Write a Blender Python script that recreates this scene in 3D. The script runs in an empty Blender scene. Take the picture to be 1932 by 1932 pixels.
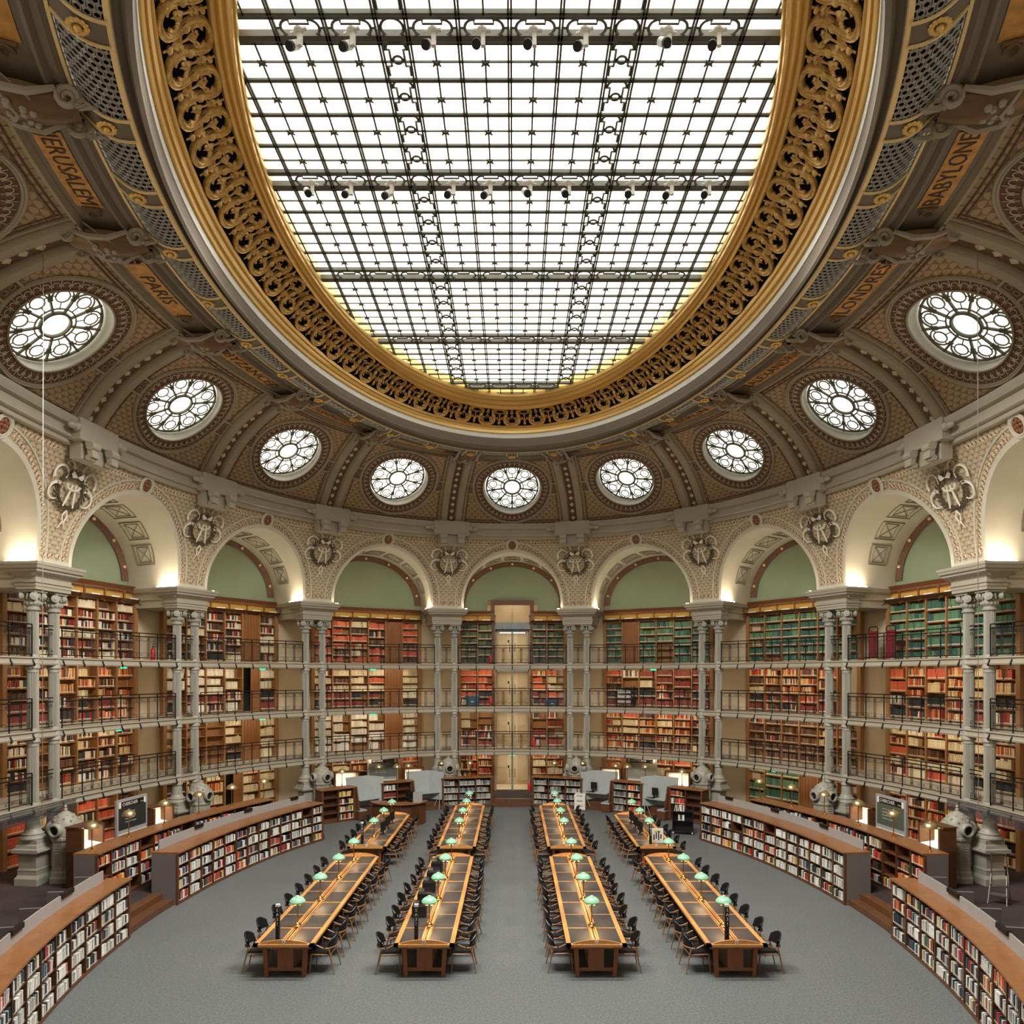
import bpy, math, random
import numpy as np
from mathutils import Matrix, Vector
R_=math.radians; PI=math.pi
rng=random.Random(7)
COL=bpy.context.scene.collection
U=2.2; CZ=2.98*U; D0=8.6*U
def hz(h): return CZ+U*h
# ---------- plan curves ----------
_U=[0,.5,1.5,2.5,3.5,4.5,5.5,6.5,7.5,8]; _P=[0,13.4,38.4,59.5,79.1,98.6,115.6,137,166.5,180]
_U=[-x for x in _U[:0:-1]]+_U; _P=[-x for x in _P[:0:-1]]+_P
_S=[0]*len(_U)
for _i in range(1,len(_U)-1): _S[_i]=(_P[_i+1]-_P[_i-1])/(_U[_i+1]-_U[_i-1])
_S[0]=_S[-1]=27
def PH(u):
    w=0
    while u>8: u-=16; w+=360
    while u<-8: u+=16; w-=360
    i=0
    while i<len(_U)-2 and u>_U[i+1]: i+=1
    h=_U[i+1]-_U[i]; t=(u-_U[i])/h
    return w+(2*t**3-3*t*t+1)*_P[i]+(t**3-2*t*t+t)*h*_S[i]+(3*t*t-2*t**3)*_P[i+1]+(t**3-t*t)*h*_S[i+1]
def EL(u,a,b,n=2.15):
    p=R_(PH(u)); s,c=math.sin(p),math.cos(p)
    r=(abs(s)**n+abs(c)**n)**(-1/n)
    return (b*r*s*U, D0+a*r*c*U)
CA,CB=8.7,6.55
def CP(u): return EL(u,CA,CB)
def TN(u):
    x0,y0=CP(u-.01); x1,y1=CP(u+.01)
    t=Vector((x1-x0,y1-y0)).normalized()
    return t,Vector((-t.y,t.x))
def OFF(u,d,s=0):
    x,y=CP(u); t,n=TN(u)
    return (x+n.x*d+t.x*s, y+n.y*d+t.y*s)
def ROT(u):
    t,_=TN(u); return math.atan2(t.y,t.x)
def MAT(u,d=0,z=0,s=0):
    x,y=OFF(u,d,s)
    return Matrix.Translation((x,y,z))@Matrix.Rotation(ROT(u),4,'Z')
# ---------- mesh builder ----------
class MB:
    def __init__(s): s.v=[];s.f=[];s.c=[];s.uv=None;s.M=None;s.col=None;s.mi=[];s.cm=0
    def P(s,p):
        p=Vector(p)
        if s.M is not None: p=s.M@p
        s.v.append(tuple(p))
        if s.col is not None: s.c.append(s.col)
        return len(s.v)-1
    def F(s,*i): s.f.append(tuple(i)); s.mi.append(s.cm)
    def box(s,c,d,r=None):
        cx,cy,cz=c; dx,dy,dz=d[0]/2,d[1]/2,d[2]/2
        b=len(s.v)
        for z in(-dz,dz):
            for x,y in((-dx,-dy),(dx,-dy),(dx,dy),(-dx,dy)):
                q=Vector((x,y,z))
                if r is not None: q=r@q
                s.P((cx+q.x,cy+q.y,cz+q.z))
        for q in((0,3,2,1),(4,5,6,7),(0,1,5,4),(1,2,6,5),(2,3,7,6),(3,0,4,7)): s.F(*[b+i for i in q])
    def bb(s,x0,x1,y0,y1,z0,z1): s.box(((x0+x1)/2,(y0+y1)/2,(z0+z1)/2),(x1-x0,y1-y0,z1-z0))
    def hexa(s,lo,hi):
        b=len(s.v)
        for p in lo: s.P(p)
        for p in hi: s.P(p)
        for q in((0,3,2,1),(4,5,6,7),(0,1,5,4),(1,2,6,5),(2,3,7,6),(3,0,4,7)): s.F(*[b+i for i in q])
    def ring(s,c,ax,r,n,ry=None,ph=0):
        ax=Vector(ax).normalized(); up=Vector((0,0,1)) if abs(ax.z)<.9 else Vector((1,0,0))
        a=ax.cross(up).normalized(); b=ax.cross(a)
        return [s.P(Vector(c)+a*(r*math.cos(ph+2*PI*i/n))+b*((ry or r)*math.sin(ph+2*PI*i/n))) for i in range(n)]
    def br(s,r0,r1):
        n=len(r0)
        for i in range(n): s.F(r0[i],r0[(i+1)%n],r1[(i+1)%n],r1[i])
    def tube(s,pts,r,n=6,cap=True,closed=False):
        pts=[Vector(p) for p in pts]; m=len(pts); rs=r if isinstance(r,(list,tuple)) else [r]*m
        rings=[]; pu=None
        for i,p in enumerate(pts):
            if closed: t=pts[(i+1)%m]-pts[i-1]
            else: t=pts[min(i+1,m-1)]-pts[max(i-1,0)]
            if t.length<1e-9: t=Vector((0,0,1))
            t.normalize()
            if pu is None:
                pu=Vector((0,0,1)) if abs(t.z)<.9 else Vector((1,0,0))
            a=pu-t*pu.dot(t)
            if a.length<1e-6: a=t.orthogonal()
            a.normalize(); pu=a; b=t.cross(a)
            rings.append([s.P(p+a*(rs[i]*math.cos(2*PI*k/n))+b*(rs[i]*math.sin(2*PI*k/n))) for k in range(n)])
        for i in range(m-1): s.br(rings[i],rings[i+1])
        if closed: s.br(rings[-1],rings[0])
        elif cap: s.F(*rings[0][::-1]); s.F(*rings[-1])
    def ribbon(s,pts,w,t,up=(0,0,1)):
        # flat strap: width w in plane perpendicular to 'up', thickness t along up
        pts=[Vector(p) for p in pts]; m=len(pts); up=Vector(up).normalized(); rr=[]
        for i,p in enumerate(pts):
            d=(pts[min(i+1,m-1)]-pts[max(i-1,0)]).normalized(); sd=d.cross(up).normalized()
            ww=(w[i] if isinstance(w,(list,tuple)) else w)/2
            rr.append([s.P(p+sd*ww),s.P(p+sd*ww*.55-up*t),s.P(p-sd*ww*.55-up*t),s.P(p-sd*ww)])
        for i in range(m-1):
            a,b=rr[i],rr[i+1]
            for k in range(3): s.F(a[k],a[k+1],b[k+1],b[k])
    def lathe(s,prof,n=16,c=(0,0,0),sx=1,sy=1,ph=0,cap=True):
        rr=[]
        for r,z in prof:
            rr.append([s.P((c[0]+sx*r*math.cos(ph+2*PI*i/n),c[1]+sy*r*math.sin(ph+2*PI*i/n),c[2]+z)) for i in range(n)])
        for i in range(len(rr)-1): s.br(rr[i],rr[i+1])
        if cap:
            s.F(*rr[0][::-1]); s.F(*rr[-1])
    def sq(s,prof,c=(0,0,0)):
        # stack of rectangles (hx,hy,z)
        rr=[]
        for hx,hy,z in prof:
            rr.append([s.P((c[0]+x*hx,c[1]+y*hy,c[2]+z)) for x,y in((-1,-1),(1,-1),(1,1),(-1,1))])
        for i in range(len(rr)-1): s.br(rr[i],rr[i+1])
        s.F(*rr[0][::-1]); s.F(*rr[-1])
    def grid(s,fn,nu,nv,closed=False,flip=False,uvf=None):
        ids=[]
        for i in range(nu if closed else nu+1):
            ids.append([s.P(fn(i/nu,j/nv)) for j in range(nv+1)])
        for i in range(nu):
            a=ids[i]; b=ids[(i+1)%len(ids)]
            for j in range(nv):
                if flip: s.F(a[j],a[j+1],b[j+1],b[j])
                else: s.F(a[j],b[j],b[j+1],a[j+1])
        return ids
    def ball(s,c,r,n=10,m=6,sc=(1,1,1)):
        s.lathe([(max(.02*r,r*math.sin(PI*i/m)),-r*math.cos(PI*i/m)*sc[2]) for i in range(m+1)],n,c,sc[0],sc[1])
    def poly(s,pts,n,t):
        # extrude a polygon (3D pts) by vector n*t
        n=Vector(n)*t; k=len(pts)
        a=[s.P(p) for p in pts]; b=[s.P(Vector(p)+n) for p in pts]
        s.F(*a[::-1]); s.F(*b); s.br(a,b)
def mk(name,mb,mat,parent=None,smooth=False,M=None,loc=None):
    me=bpy.data.meshes.new(name)
    me.from_pydata(mb.v,[],mb.f)
    mats=mat if isinstance(mat,(list,tuple)) else [mat]
    for m in mats: me.materials.append(m)
    if len(mats)>1: me.polygons.foreach_set('material_index',mb.mi)
    if smooth:
        me.polygons.foreach_set('use_smooth',[True]*len(me.polygons))
        try: me.set_sharp_from_angle(angle=R_(38))
        except Exception: pass
    if mb.c and len(mb.c)==len(mb.v):
        at=me.color_attributes.new('Col','FLOAT_COLOR','POINT')
        at.data.foreach_set('color',np.array([(*c,1) for c in mb.c],dtype=np.float32).ravel())
    if mb.uv is not None:
        ul=me.uv_layers.new(name='UV')
        if callable(mb.uv): pass
        else:
            li=np.zeros(len(me.loops),dtype=np.int32); me.loops.foreach_get('vertex_index',li)
            ul.data.foreach_set('uv',np.array(mb.uv,dtype=np.float32)[li].ravel())
    me.update()
    o=bpy.data.objects.new(name,me); COL.objects.link(o)
    if parent is not None: o.parent=parent
    if M is not None: o.matrix_world=M
    if loc is not None: o.location=loc
    return o
def thing(name,label,cat,M=None,loc=None,rz=0,group=None):
    o=bpy.data.objects.new(name,None); COL.objects.link(o); o.empty_display_size=.1
    if M is not None: o.matrix_world=M
    elif loc is not None: o.location=loc; o.rotation_euler=(0,0,rz)
    o['label']=label; o['category']=cat
    if group: o['group']=group
    return o
def tag(o,label,cat,group=None,kind=None):
    o['label']=label; o['category']=cat
    if group: o['group']=group
    if kind: o['kind']=kind
    return o
def struct(name,mb,mat,smooth=False,label=None,parent=None):
    o=mk(name,mb,mat,parent,smooth)
    if parent is None: o['kind']='structure'; o['label']=label or 'part of the oval reading room'; o['category']='room'
    return o
def kids(o): return [c for c in KIDS.get(o.name,[])]
KIDS={}
def dup(root,M,label,group=None,name=None):
    def cp(o,par):
        c=o.copy(); COL.objects.link(c)
        if par is not None: c.parent=par
        for ch in o.children: cp(ch,c)
        return c
    r=root.copy(); COL.objects.link(r)
    r.matrix_world=M; r['label']=label
    if group: r['group']=group
    for ch in root.children: cp(ch,r)
    return r
def bn(u):
    a=abs(u)
    if a<.3: return 'central bay'
    if a>=5.6: return 'bay outside the picture'
    s='left' if u<0 else 'right'
    if a%1: return '%s, rib pair %d from centre'%(s,int(a+.5))
    return ['first','second','third','fourth','fifth'][int(a)-1]+' bay %s of centre'%s
# ---------- materials ----------
def lin(c):
    return tuple(((x/255)/12.92 if x/255<=.04045 else ((x/255+.055)/1.055)**2.4) for x in c)
class NT:
    def __init__(s,name):
        s.m=bpy.data.materials.new(name); s.m.use_nodes=True; s.t=s.m.node_tree; s.n=s.t.nodes; s.l=s.t.links
        s.b=s.n['Principled BSDF']
    def N(s,t,**k):
        n=s.n.new(t)
        for a,v in k.items(): setattr(n,a,v)
        return n
    def L(s,a,b): s.l.new(a,b)
    def math(s,op,a,b=None,c=None,clamp=False):
        n=s.N('ShaderNodeMath',operation=op,use_clamp=clamp)
        for i,x in enumerate((a,b,c)):
            if x is None: continue
            if isinstance(x,(int,float)): n.inputs[i].default_value=x
            else: s.L(x,n.inputs[i])
        return n.outputs[0]
    def mix(s,f,a,b):
        n=s.N('ShaderNodeMix',data_type='RGBA')
        if isinstance(f,(int,float)): n.inputs[0].default_value=f
        else: s.L(f,n.inputs[0])
        for i,x in((6,a),(7,b)):
            if isinstance(x,tuple): n.inputs[i].default_value=(*x[:3],1)
            else: s.L(x,n.inputs[i])
        return n.outputs[2]
    def base(s,c,rough=.6,metal=0,spec=None):
        if isinstance(c,tuple): s.b.inputs['Base Color'].default_value=(*c[:3],1)
        else: s.L(c,s.b.inputs['Base Color'])
        s.b.inputs['Roughness'].default_value=rough; s.b.inputs['Metallic'].default_value=metal
        if spec is not None: s.b.inputs['Specular IOR Level'].default_value=spec
        return s.m
    def coord(s,kind='Object'): return s.N('ShaderNodeTexCoord').outputs[kind]
    def map(s,v,sc=(1,1,1)):
        n=s.N('ShaderNodeMapping'); n.inputs['Scale'].default_value=sc; s.L(v,n.inputs[0]); return n.outputs[0]
    def noise(s,v,scale=5,det=3,out=0):
        n=s.N('ShaderNodeTexNoise'); n.inputs['Scale'].default_value=scale; n.inputs['Detail'].default_value=det
        if v is not None: s.L(v,n.inputs['Vector'])
        return n.outputs[out]
    def ramp(s,f,st):
        n=s.N('ShaderNodeValToRGB'); e=n.color_ramp.elements
        while len(e)<len(st): e.new(.5)
        for i,(p,c) in enumerate(st): e[i].position=p; e[i].color=(*c,1)
        s.L(f,n.inputs[0]); return n.outputs[0]
    def bump(s,h,st=.3,d=.02):
        n=s.N('ShaderNodeBump'); n.inputs['Strength'].default_value=st; n.inputs['Distance'].default_value=d
        s.L(h,n.inputs['Height']); s.L(n.outputs[0],s.b.inputs['Normal'])
def plain(name,c,rough=.6,metal=0,var=.12,scale=3,spec=None):
    t=NT(name); c=lin(c); f=t.noise(t.coord(),scale,2)
    k=tuple(x*(1-var) for x in c); k2=tuple(min(1,x*(1+var)) for x in c)
    return t.base(t.ramp(f,[(.3,k),(.7,k2)]),rough,metal,spec)
def wood(name,c,c2,rough=.45,sc=(1,1,1),grain=14):
    t=NT(name); v=t.map(t.coord(),sc)
    f=t.noise(v,grain,4); f2=t.noise(v,1.3,2)
    col=t.mix(f2,t.ramp(f,[(.3,lin(c)),(.7,lin(c2))]),lin(c2))
    return t.base(col,rough)
def emit(name,c,st):
    t=NT(name); t.base((0,0,0),.9); t.b.inputs['Emission Color'].default_value=(*c,1); t.b.inputs['Emission Strength'].default_value=st
    return t.m
def scalemat(name,bg,bg2,ln,size,rough=.75):
    # overlapping fish-scale stencil with concentric arcs, in UV metres
    t=NT(name); sp=t.N('ShaderNodeSeparateXYZ'); t.L(t.coord('UV'),sp.inputs[0])
    x=t.math('MULTIPLY',sp.outputs[0],1/size); y=t.math('MULTIPLY',sp.outputs[1],2/size)
    def cell(off):
        # distance to the scale centre of row parity off
        yr=t.math('FLOOR',t.math('SUBTRACT',y,off)); 
        return yr
    row=t.math('FLOOR',y)
    def dist(k):
        r=t.math('SUBTRACT',row,k)
        par=t.math('MULTIPLY',t.math('FLOORED_MODULO',r,2.0),.5)
        xs=t.math('ADD',x,par)
        dx=t.math('SUBTRACT',t.math('FRACT',xs),.5)
        dy=t.math('MULTIPLY',t.math('SUBTRACT',y,r),.5)
        return t.math('SQRT',t.math('ADD',t.math('MULTIPLY',dx,dx),t.math('MULTIPLY',dy,dy)))
    d1=dist(1); d0=dist(0)
    # point belongs to lower-row scale (k=1) if inside its radius .5... else the current row
    ins=t.math('LESS_THAN',d1,.5)
    d=t.math('ADD',t.math('MULTIPLY',ins,d1),t.math('MULTIPLY',t.math('SUBTRACT',1.0,ins),d0))
    edge=t.math('GREATER_THAN',d,.455)
    rings=t.math('GREATER_THAN',t.math('SINE',t.math('MULTIPLY',d,2*PI*9)),.45)
    f=t.math('ADD',t.math('MULTIPLY',edge,.62),t.math('MULTIPLY',rings,.2),clamp=True)
    nz=t.noise(t.coord('UV'),1.5,3)
    col=t.mix(f,t.mix(nz,lin(bg),lin(bg2)),lin(ln))
    return t.base(col,rough)
M={}
def mats():
    M['stone']=plain('painted_stone',(205,199,183),.7,var=.05,scale=1)
    M['stone2']=plain('grey_painted_moulding',(168,160,144),.6,var=.05,scale=1)
    M['iron']=plain('grey_cast_iron',(158,156,145),.5,var=.05,scale=2)
    M['vaultrib']=plain('vault_rib_paint',(166,154,132),.65,var=.07,scale=1)
    M['beige']=plain('beige_limestone',(205,188,160),.8,var=.1,scale=.8)
    M['green']=plain('sage_green_plaster',(146,160,136),.85,var=.05,scale=.6)
    M['scale']=scalemat('spandrel_scale_stencil',(196,178,148),(206,190,162),(126,104,82),.25)
    M['vscale']=scalemat('vault_scale_stencil',(180,152,120),(190,164,132),(108,82,62),.3)
    M['pinkrow']=plain('maroon_stencil_band',(116,84,68),.8,var=.3,scale=14)
    M['chain']=plain('cream_border_relief',(222,208,182),.6,var=.1,scale=20)
    M['bead']=plain('rust_bead',(150,92,60),.5,var=.25,scale=8)
    M['gold']=NT('gilded_plaster').base(lin((240,200,120)),.32,.4)
    t=NT('gilded_scroll'); f=t.noise(t.coord(),9,3)
    t.base(t.ramp(f,[(.3,lin((206,160,88))),(.7,lin((246,210,140)))]),.4,.35); t.bump(f,.5,.03); M['gold2']=t.m
    M['goldpale']=NT('pale_gilded_strip').base(lin((244,216,160)),.45,.25)
    M['cream']=plain('cream_fascia',(214,214,200),.6,var=.03)
    M['fascia']=plain('pale_blue_white_fascia',(240,242,236),.5,var=.02)
    M['ribbon']=plain('painted_ribbon',(226,220,206),.7,var=.05)
    M['dgrey']=plain('dark_grey_cove',(122,112,98),.55,var=.05,scale=1)
    M['grille']=plain('grille_grey_metal',(176,174,168),.5,.2,var=.08)
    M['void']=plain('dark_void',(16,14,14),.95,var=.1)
    M['bronze']=NT('bronze_cartouche').base(lin((122,94,66)),.42,.45)
    M['nameband']=plain('ochre_gold_panel',(200,146,76),.5,.3,var=.25,scale=4)
    M['ink']=plain('dark_brown_lettering',(62,34,22),.6,var=.05)
    M['railiron']=plain('black_iron',(26,24,24),.45,.4,var=.1)
    M['leaden']=plain('window_leading',(112,108,92),.5,.3,var=.1)
    M['barm']=plain('skylight_bar_metal',(96,94,84),.5,.3,var=.1)
    M['shelf']=wood('oak_bookcase',(134,94,58),(166,122,80),.5,(1,1,.2),10)
    M['shelfd']=wood('dark_oak_cornice',(96,56,32),(122,76,46),.5,(1,1,.3),10)
    M['panelw']=wood('oak_door_panel',(116,74,42),(146,98,58),.45,(6,6,.3),6)
    M['yellow']=plain('ochre_cloth_band',(200,160,80),.8,var=.06)
    M['low']=wood('walnut_veneer',(74,46,28),(102,66,42),.42,(1,1,1),7)
    M['lowtop']=wood('polished_walnut_top',(112,72,42),(146,98,60),.3,(1,1,1),5)
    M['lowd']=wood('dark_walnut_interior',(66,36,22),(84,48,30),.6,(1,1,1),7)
    M['greyp']=plain('grey_lacquer_panel',(112,106,106),.4,var=.04)
    M['greyp2']=plain('pale_grey_screen',(158,156,156),.4,var=.03)
    M['booth']=plain('blue_grey_booth',(172,178,178),.5,var=.03)
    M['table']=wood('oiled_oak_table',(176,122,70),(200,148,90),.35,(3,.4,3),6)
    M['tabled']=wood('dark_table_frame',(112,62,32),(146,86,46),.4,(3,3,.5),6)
    M['inlay']=plain('dark_leather_inlay',(60,57,58),.45,var=.06,scale=5)
    M['chairw']=wood('oak_chair_frame',(128,90,58),(160,116,76),.45,(4,4,.6),6)
    M['blackl']=plain('black_leather',(22,22,26),.4,var=.1)
    M['brass']=NT('polished_brass').base(lin((222,170,92)),.22,1)
    M['brassd']=NT('brushed_brass').base(lin((216,196,148)),.3,.9)
    M['black']=plain('matt_black',(16,16,20),.5,var=.1)
    M['white']=plain('white_enamel',(232,230,222),.4,var=.02)
    M['red']=plain('red_enamel',(190,40,34),.35,var=.05)
    M['green_s']=emit('green_exit_glow',(.02,.75,.3),1.2)
    M['steel']=NT('brushed_steel').base(lin((170,168,162)),.35,.8)
    M['blue']=plain('blue_plastic',(60,96,120),.5,var=.05)
    M['maroon']=plain('maroon_fabric',(120,16,34),.6,var=.1)
    M['purple']=plain('aubergine_carpet',(56,44,46),.95,var=.35,scale=.9)
    # granular grey floor
    t=NT('grey_speckled_carpet'); o=t.coord()
    f=t.noise(o,22,2); g=t.noise(o,.35,2)
    c=t.mix(g,lin((98,102,104)),lin((108,112,114)))
    sp=t.ramp(f,[(.35,(.78,.78,.78)),(.65,(1.12,1.12,1.12))])
    n=t.N('ShaderNodeMix',data_type='RGBA',blend_type='MULTIPLY'); n.inputs[0].default_value=1; t.L(c,n.inputs[6]); t.L(sp,n.inputs[7])
    t.base(n.outputs[2],.55,spec=.35); M['floor']=t.m
    # lamp shade glass, faintly lit from within
    t=NT('green_opaline_glass'); c=lin((150,204,174)); t.base(c,.18,spec=.7)
    t.b.inputs['Emission Color'].default_value=(*lin((120,200,150)),1); t.b.inputs['Emission Strength'].default_value=.07; M['shade']=t.m
    M['bulb']=emit('warm_bulb',(1,.72,.38),12)
    M['led']=emit('warm_led_strip',(1,.86,.6),14)
    M['lit']=emit('lit_white_board',(1,.88,.68),1.1)
    # book material from colour attribute with white shelfmark labels
    t=NT('book_cloth'); a=t.N('ShaderNodeAttribute'); a.attribute_name='Col'
    sp=t.N('ShaderNodeSeparateXYZ'); t.L(t.coord('UV'),sp.inputs[0])
    y=sp.outputs[1]
    lab=t.math('MULTIPLY',t.math('GREATER_THAN',y,.05),t.math('LESS_THAN',y,.17))
    bnd=t.math('MULTIPLY',t.math('GREATER_THAN',y,.78),t.math('LESS_THAN',y,.84))
    c1=t.mix(t.math('MULTIPLY',lab,.85),a.outputs['Color'],lin((225,218,200)))
    c2=t.mix(t.math('MULTIPLY',bnd,.35),c1,lin((30,24,20)))
    t.base(c2,.55); M['book']=t.m
    # glass
    t=NT('clear_glass'); t.base((.9,.95,.95),.03); t.b.inputs['Transmission Weight'].default_value=1; t.b.inputs['IOR'].default_value=1.1; M['glass']=t.m
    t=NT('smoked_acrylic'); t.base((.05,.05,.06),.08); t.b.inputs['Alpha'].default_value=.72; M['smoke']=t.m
    # wire lattice
    t=NT('diamond_wire_mesh'); sp=t.N('ShaderNodeSeparateXYZ'); t.L(t.coord('UV'),sp.inputs[0])
    k=2*PI/.045
    s1=t.math('ABSOLUTE',t.math('SINE',t.math('MULTIPLY',t.math('ADD',sp.outputs[0],sp.outputs[1]),k/2)))
    s2=t.math('ABSOLUTE',t.math('SINE',t.math('MULTIPLY',t.math('SUBTRACT',sp.outputs[0],sp.outputs[1]),k/2)))
    mn=t.math('MINIMUM',s1,s2); al=t.math('LESS_THAN',mn,.15)
    t.base(lin((40,38,36)),.5); t.L(al,t.b.inputs['Alpha']); M['mesh']=t.m
    # frosted panes: daylight through obscured glass
    t=NT('frosted_daylight_glass'); n=t.noise(t.coord(),.25,3)
    c=t.ramp(n,[(.35,(.9,.9,.84)),(.6,(1,.96,.86))]); t.base((.1,.1,.1),.5)
    t.L(c,t.b.inputs['Emission Color']); t.b.inputs['Emission Strength'].default_value=PANE; M['pane']=t.m
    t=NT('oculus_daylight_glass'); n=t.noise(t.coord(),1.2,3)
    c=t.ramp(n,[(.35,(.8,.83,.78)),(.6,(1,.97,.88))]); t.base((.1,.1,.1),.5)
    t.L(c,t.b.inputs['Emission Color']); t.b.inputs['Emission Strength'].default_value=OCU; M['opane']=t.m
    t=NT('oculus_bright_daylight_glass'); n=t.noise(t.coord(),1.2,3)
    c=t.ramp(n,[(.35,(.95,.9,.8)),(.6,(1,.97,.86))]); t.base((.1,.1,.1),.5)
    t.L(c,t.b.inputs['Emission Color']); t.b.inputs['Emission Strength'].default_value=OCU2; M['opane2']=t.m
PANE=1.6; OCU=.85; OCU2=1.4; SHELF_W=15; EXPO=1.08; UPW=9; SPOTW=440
def text_mesh(txt,size,depth=.0,align='CENTER'):
    cu=bpy.data.curves.new('lettering','FONT'); cu.body=txt; cu.size=size; cu.align_x=align; cu.align_y='CENTER'; cu.extrude=depth; cu.resolution_u=2
    o=bpy.data.objects.new('lettering',cu); COL.objects.link(o)
    bpy.context.view_layer.update()
    dg=bpy.context.evaluated_depsgraph_get()
    me=bpy.data.meshes.new_from_object(o.evaluated_get(dg))
    bpy.data.objects.remove(o); bpy.data.curves.remove(cu)
    mb=MB(); mb.v=[tuple(v.co) for v in me.vertices]; mb.f=[tuple(p.vertices) for p in me.polygons]; mb.mi=[0]*len(mb.f)
    bpy.data.meshes.remove(me)
    return mb
mats()
NL=PI*2
def RS(name,prof,mat,N=256,n0=2.0,flip=False,smooth=True,label=None,u0=-8,u1=8,mb=None):
    # sweep a profile [(a,b,z[,n])] round the oval (a,b in storey units)
    own=mb is None
    if own: mb=MB()
    closed=(u1-u0)>=16
    def fn(i,j):
        u=u0+(u1-u0)*i; k=j*(len(prof)-1); k0=min(int(round(k)),len(prof)-1); p=prof[k0]
        x,y=EL(u,p[0],p[1],p[3] if len(p)>3 else n0); return (x,y,p[2])
    mb.grid(fn,N,len(prof)-1,closed=closed,flip=flip)
    if own: return struct(name,mb,mat,smooth,label)
# ---------------- floors ----------------
def inner_pts():
    # edge of the raised ring round the sunken reading floor (right half, near to far)
    P=[]
    for k in range(0,33):
        be=-PI/2+(PI/2+.685)*k/32
        P.append((9.62*math.cos(be),19.8+15.4*math.sin(be)))
    P+= [(8.45,32.3),(7.2,33.5),(6.2,34.6),(4.85,35.4),(3.5,36.1),(1.6,36.6),(1.03,36.75)]
    return P
IP=inner_pts()
full=[(x,y) for x,y in IP]+[(-x,y) for x,y in IP[::-1]]
mb=MB(); c=mb.P((0,20,0)); ids=[mb.P((x*1.05,20+(y-20)*1.04,0)) for x,y in full]
for i in range(len(ids)): mb.F(c,ids[i],ids[(i+1)%len(ids)])
struct('floor',mb,M['floor'],label='grey speckled floor of the central reading area')
RZ=.334
def outer_at(x,y,d=2.0):
    # matching point of the outer wall for an inner edge point: by direction from the centre
    best=None
    for i in range(0,1601):
        u=-8+i*.01; px,py=OTAB[i]
        e=abs(math.atan2((px)*(y-D0)-(py-D0)*x,(px)*x+(py-D0)*(y-D0)))
        if best is None or e<best[0]: best=(e,(px,py))
    return best[1]
OTAB=[OFF(-8+i*.01,2.15) for i in range(1601)]
mb=MB(); a=[];b=[];k=[];w=[]
for x,y in full:
    ox,oy=outer_at(x,y)
    d=Vector((ox-x,oy-y)).normalized()
    gap=.0
    a.append(mb.P((x+d.x*.42,y+d.y*.42,RZ))); b.append(mb.P((ox,oy,RZ)))
mb.br(a,b)
struct('floor',mb,M['purple'],label='raised aubergine carpeted walkway round the reading floor')
mb=MB(); r=[[],[],[],[],[],[]]
for x,y in full:
    ox,oy=outer_at(x,y); d=Vector((ox-x,oy-y)).normalized()
    for i,(o,z) in enumerate(((0,0),(0,.165),(.32,.168),(.32,.335),(.34,.338),(.62,.338))):
        r[i].append(mb.P((x+d.x*o,y+d.y*o,z)))
for i in range(5): mb.br(r[i],r[i+1])
struct('trim_1',mb,M['low'],label='wooden double step round the sunken floor')
# ---------------- outer walls ----------------
def ringwall(name,d,z0,z1,mat,label,N=192):
    mb=MB()
    mb.grid(lambda i,j:(*OFF(-8+16*i,d),z0+(z1-z0)*j),N,1,closed=True)
    return struct(name,mb,mat,True,label)
# leave the doorway open at the far end
def seg(name,d,z0,z1,mat,label,ua,ub,N=200):
    mb=MB(); mb.grid(lambda i,j:(*OFF(ua+(ub-ua)*i,d),z0+(z1-z0)*j),N,1)
    return struct(name,mb,mat,True,label)
DU=.175
seg('wall_gallery',2.15,0,9.5,M['beige'],'beige stone wall behind the galleries',DU,16-DU)
seg('wall_lunette',2.15,9.5,13.6,M['green'],'sage green plaster lunette wall under the arches',DU,16-DU)
seg('wall_lunette',2.15,10.32,13.6,M['green'],'sage green plaster above the central doorway',-DU,DU,8)
# ---------------- gallery decks ----------------
DECK=[(hz(-1.87),hz(-1.77)),(hz(-.87),hz(-.77)),(hz(.13),hz(.23))]
for k,(z0,z1) in enumerate(DECK):
    mb=MB()
    pr=[(2.12,z0+.06),(-.02,z0+.06),(-.02,z0),(-.16,z0),(-.18,z0+.05),(-.15,z0+.07),(-.15,z1-.05),(-.2,z1-.02),(-.2,z1+.02),(2.12,z1+.02)]
    mb.grid(lambda i,j:(*OFF(-7.62+15.24*i,pr[int(round(j*9))][0]),pr[int(round(j*9))][1]),220,9)
    struct('floor',mb,M['stone2'],True,['lowest gallery floor with grey iron edge','middle gallery floor with grey iron edge','top gallery floor with grey iron edge'][k])
# near-end decks stop short of the camera bay; their wall stays
# ---------------- arcade ----------------
ZL=hz(1.5); ZS=hz(1.65); AR=1.13*U; ZC=hz(3.05); ZC2=hz(3.37)
def lean(z):
    q=max(0,(z-9.9)/(ZC-9.9))**1.5
    return 8.56-.36*q, 6.41-.46*q
def pitch(u0):
    return (Vector(CP(u0+.5))-Vector(CP(u0-.5))).length
def FP(u0,L,s,z,out=0):
    a,b=lean(z); x,y=EL(u0+s/L,a,b)
    if out:
        _,n=TN(u0+s/L); x-=n.x*out; y-=n.y*out
    return (x,y,z)
class WarpMB(MB):
    def __init__(s,fn): super().__init__(); s.fn=fn
    def P(s,p):
        q=Vector(p)
        if s.M is not None: q=s.M@q
        s.v.append(tuple(s.fn(q.x,q.y,q.z)))
        if s.col is not None: s.c.append(s.col)
        return len(s.v)-1
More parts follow.
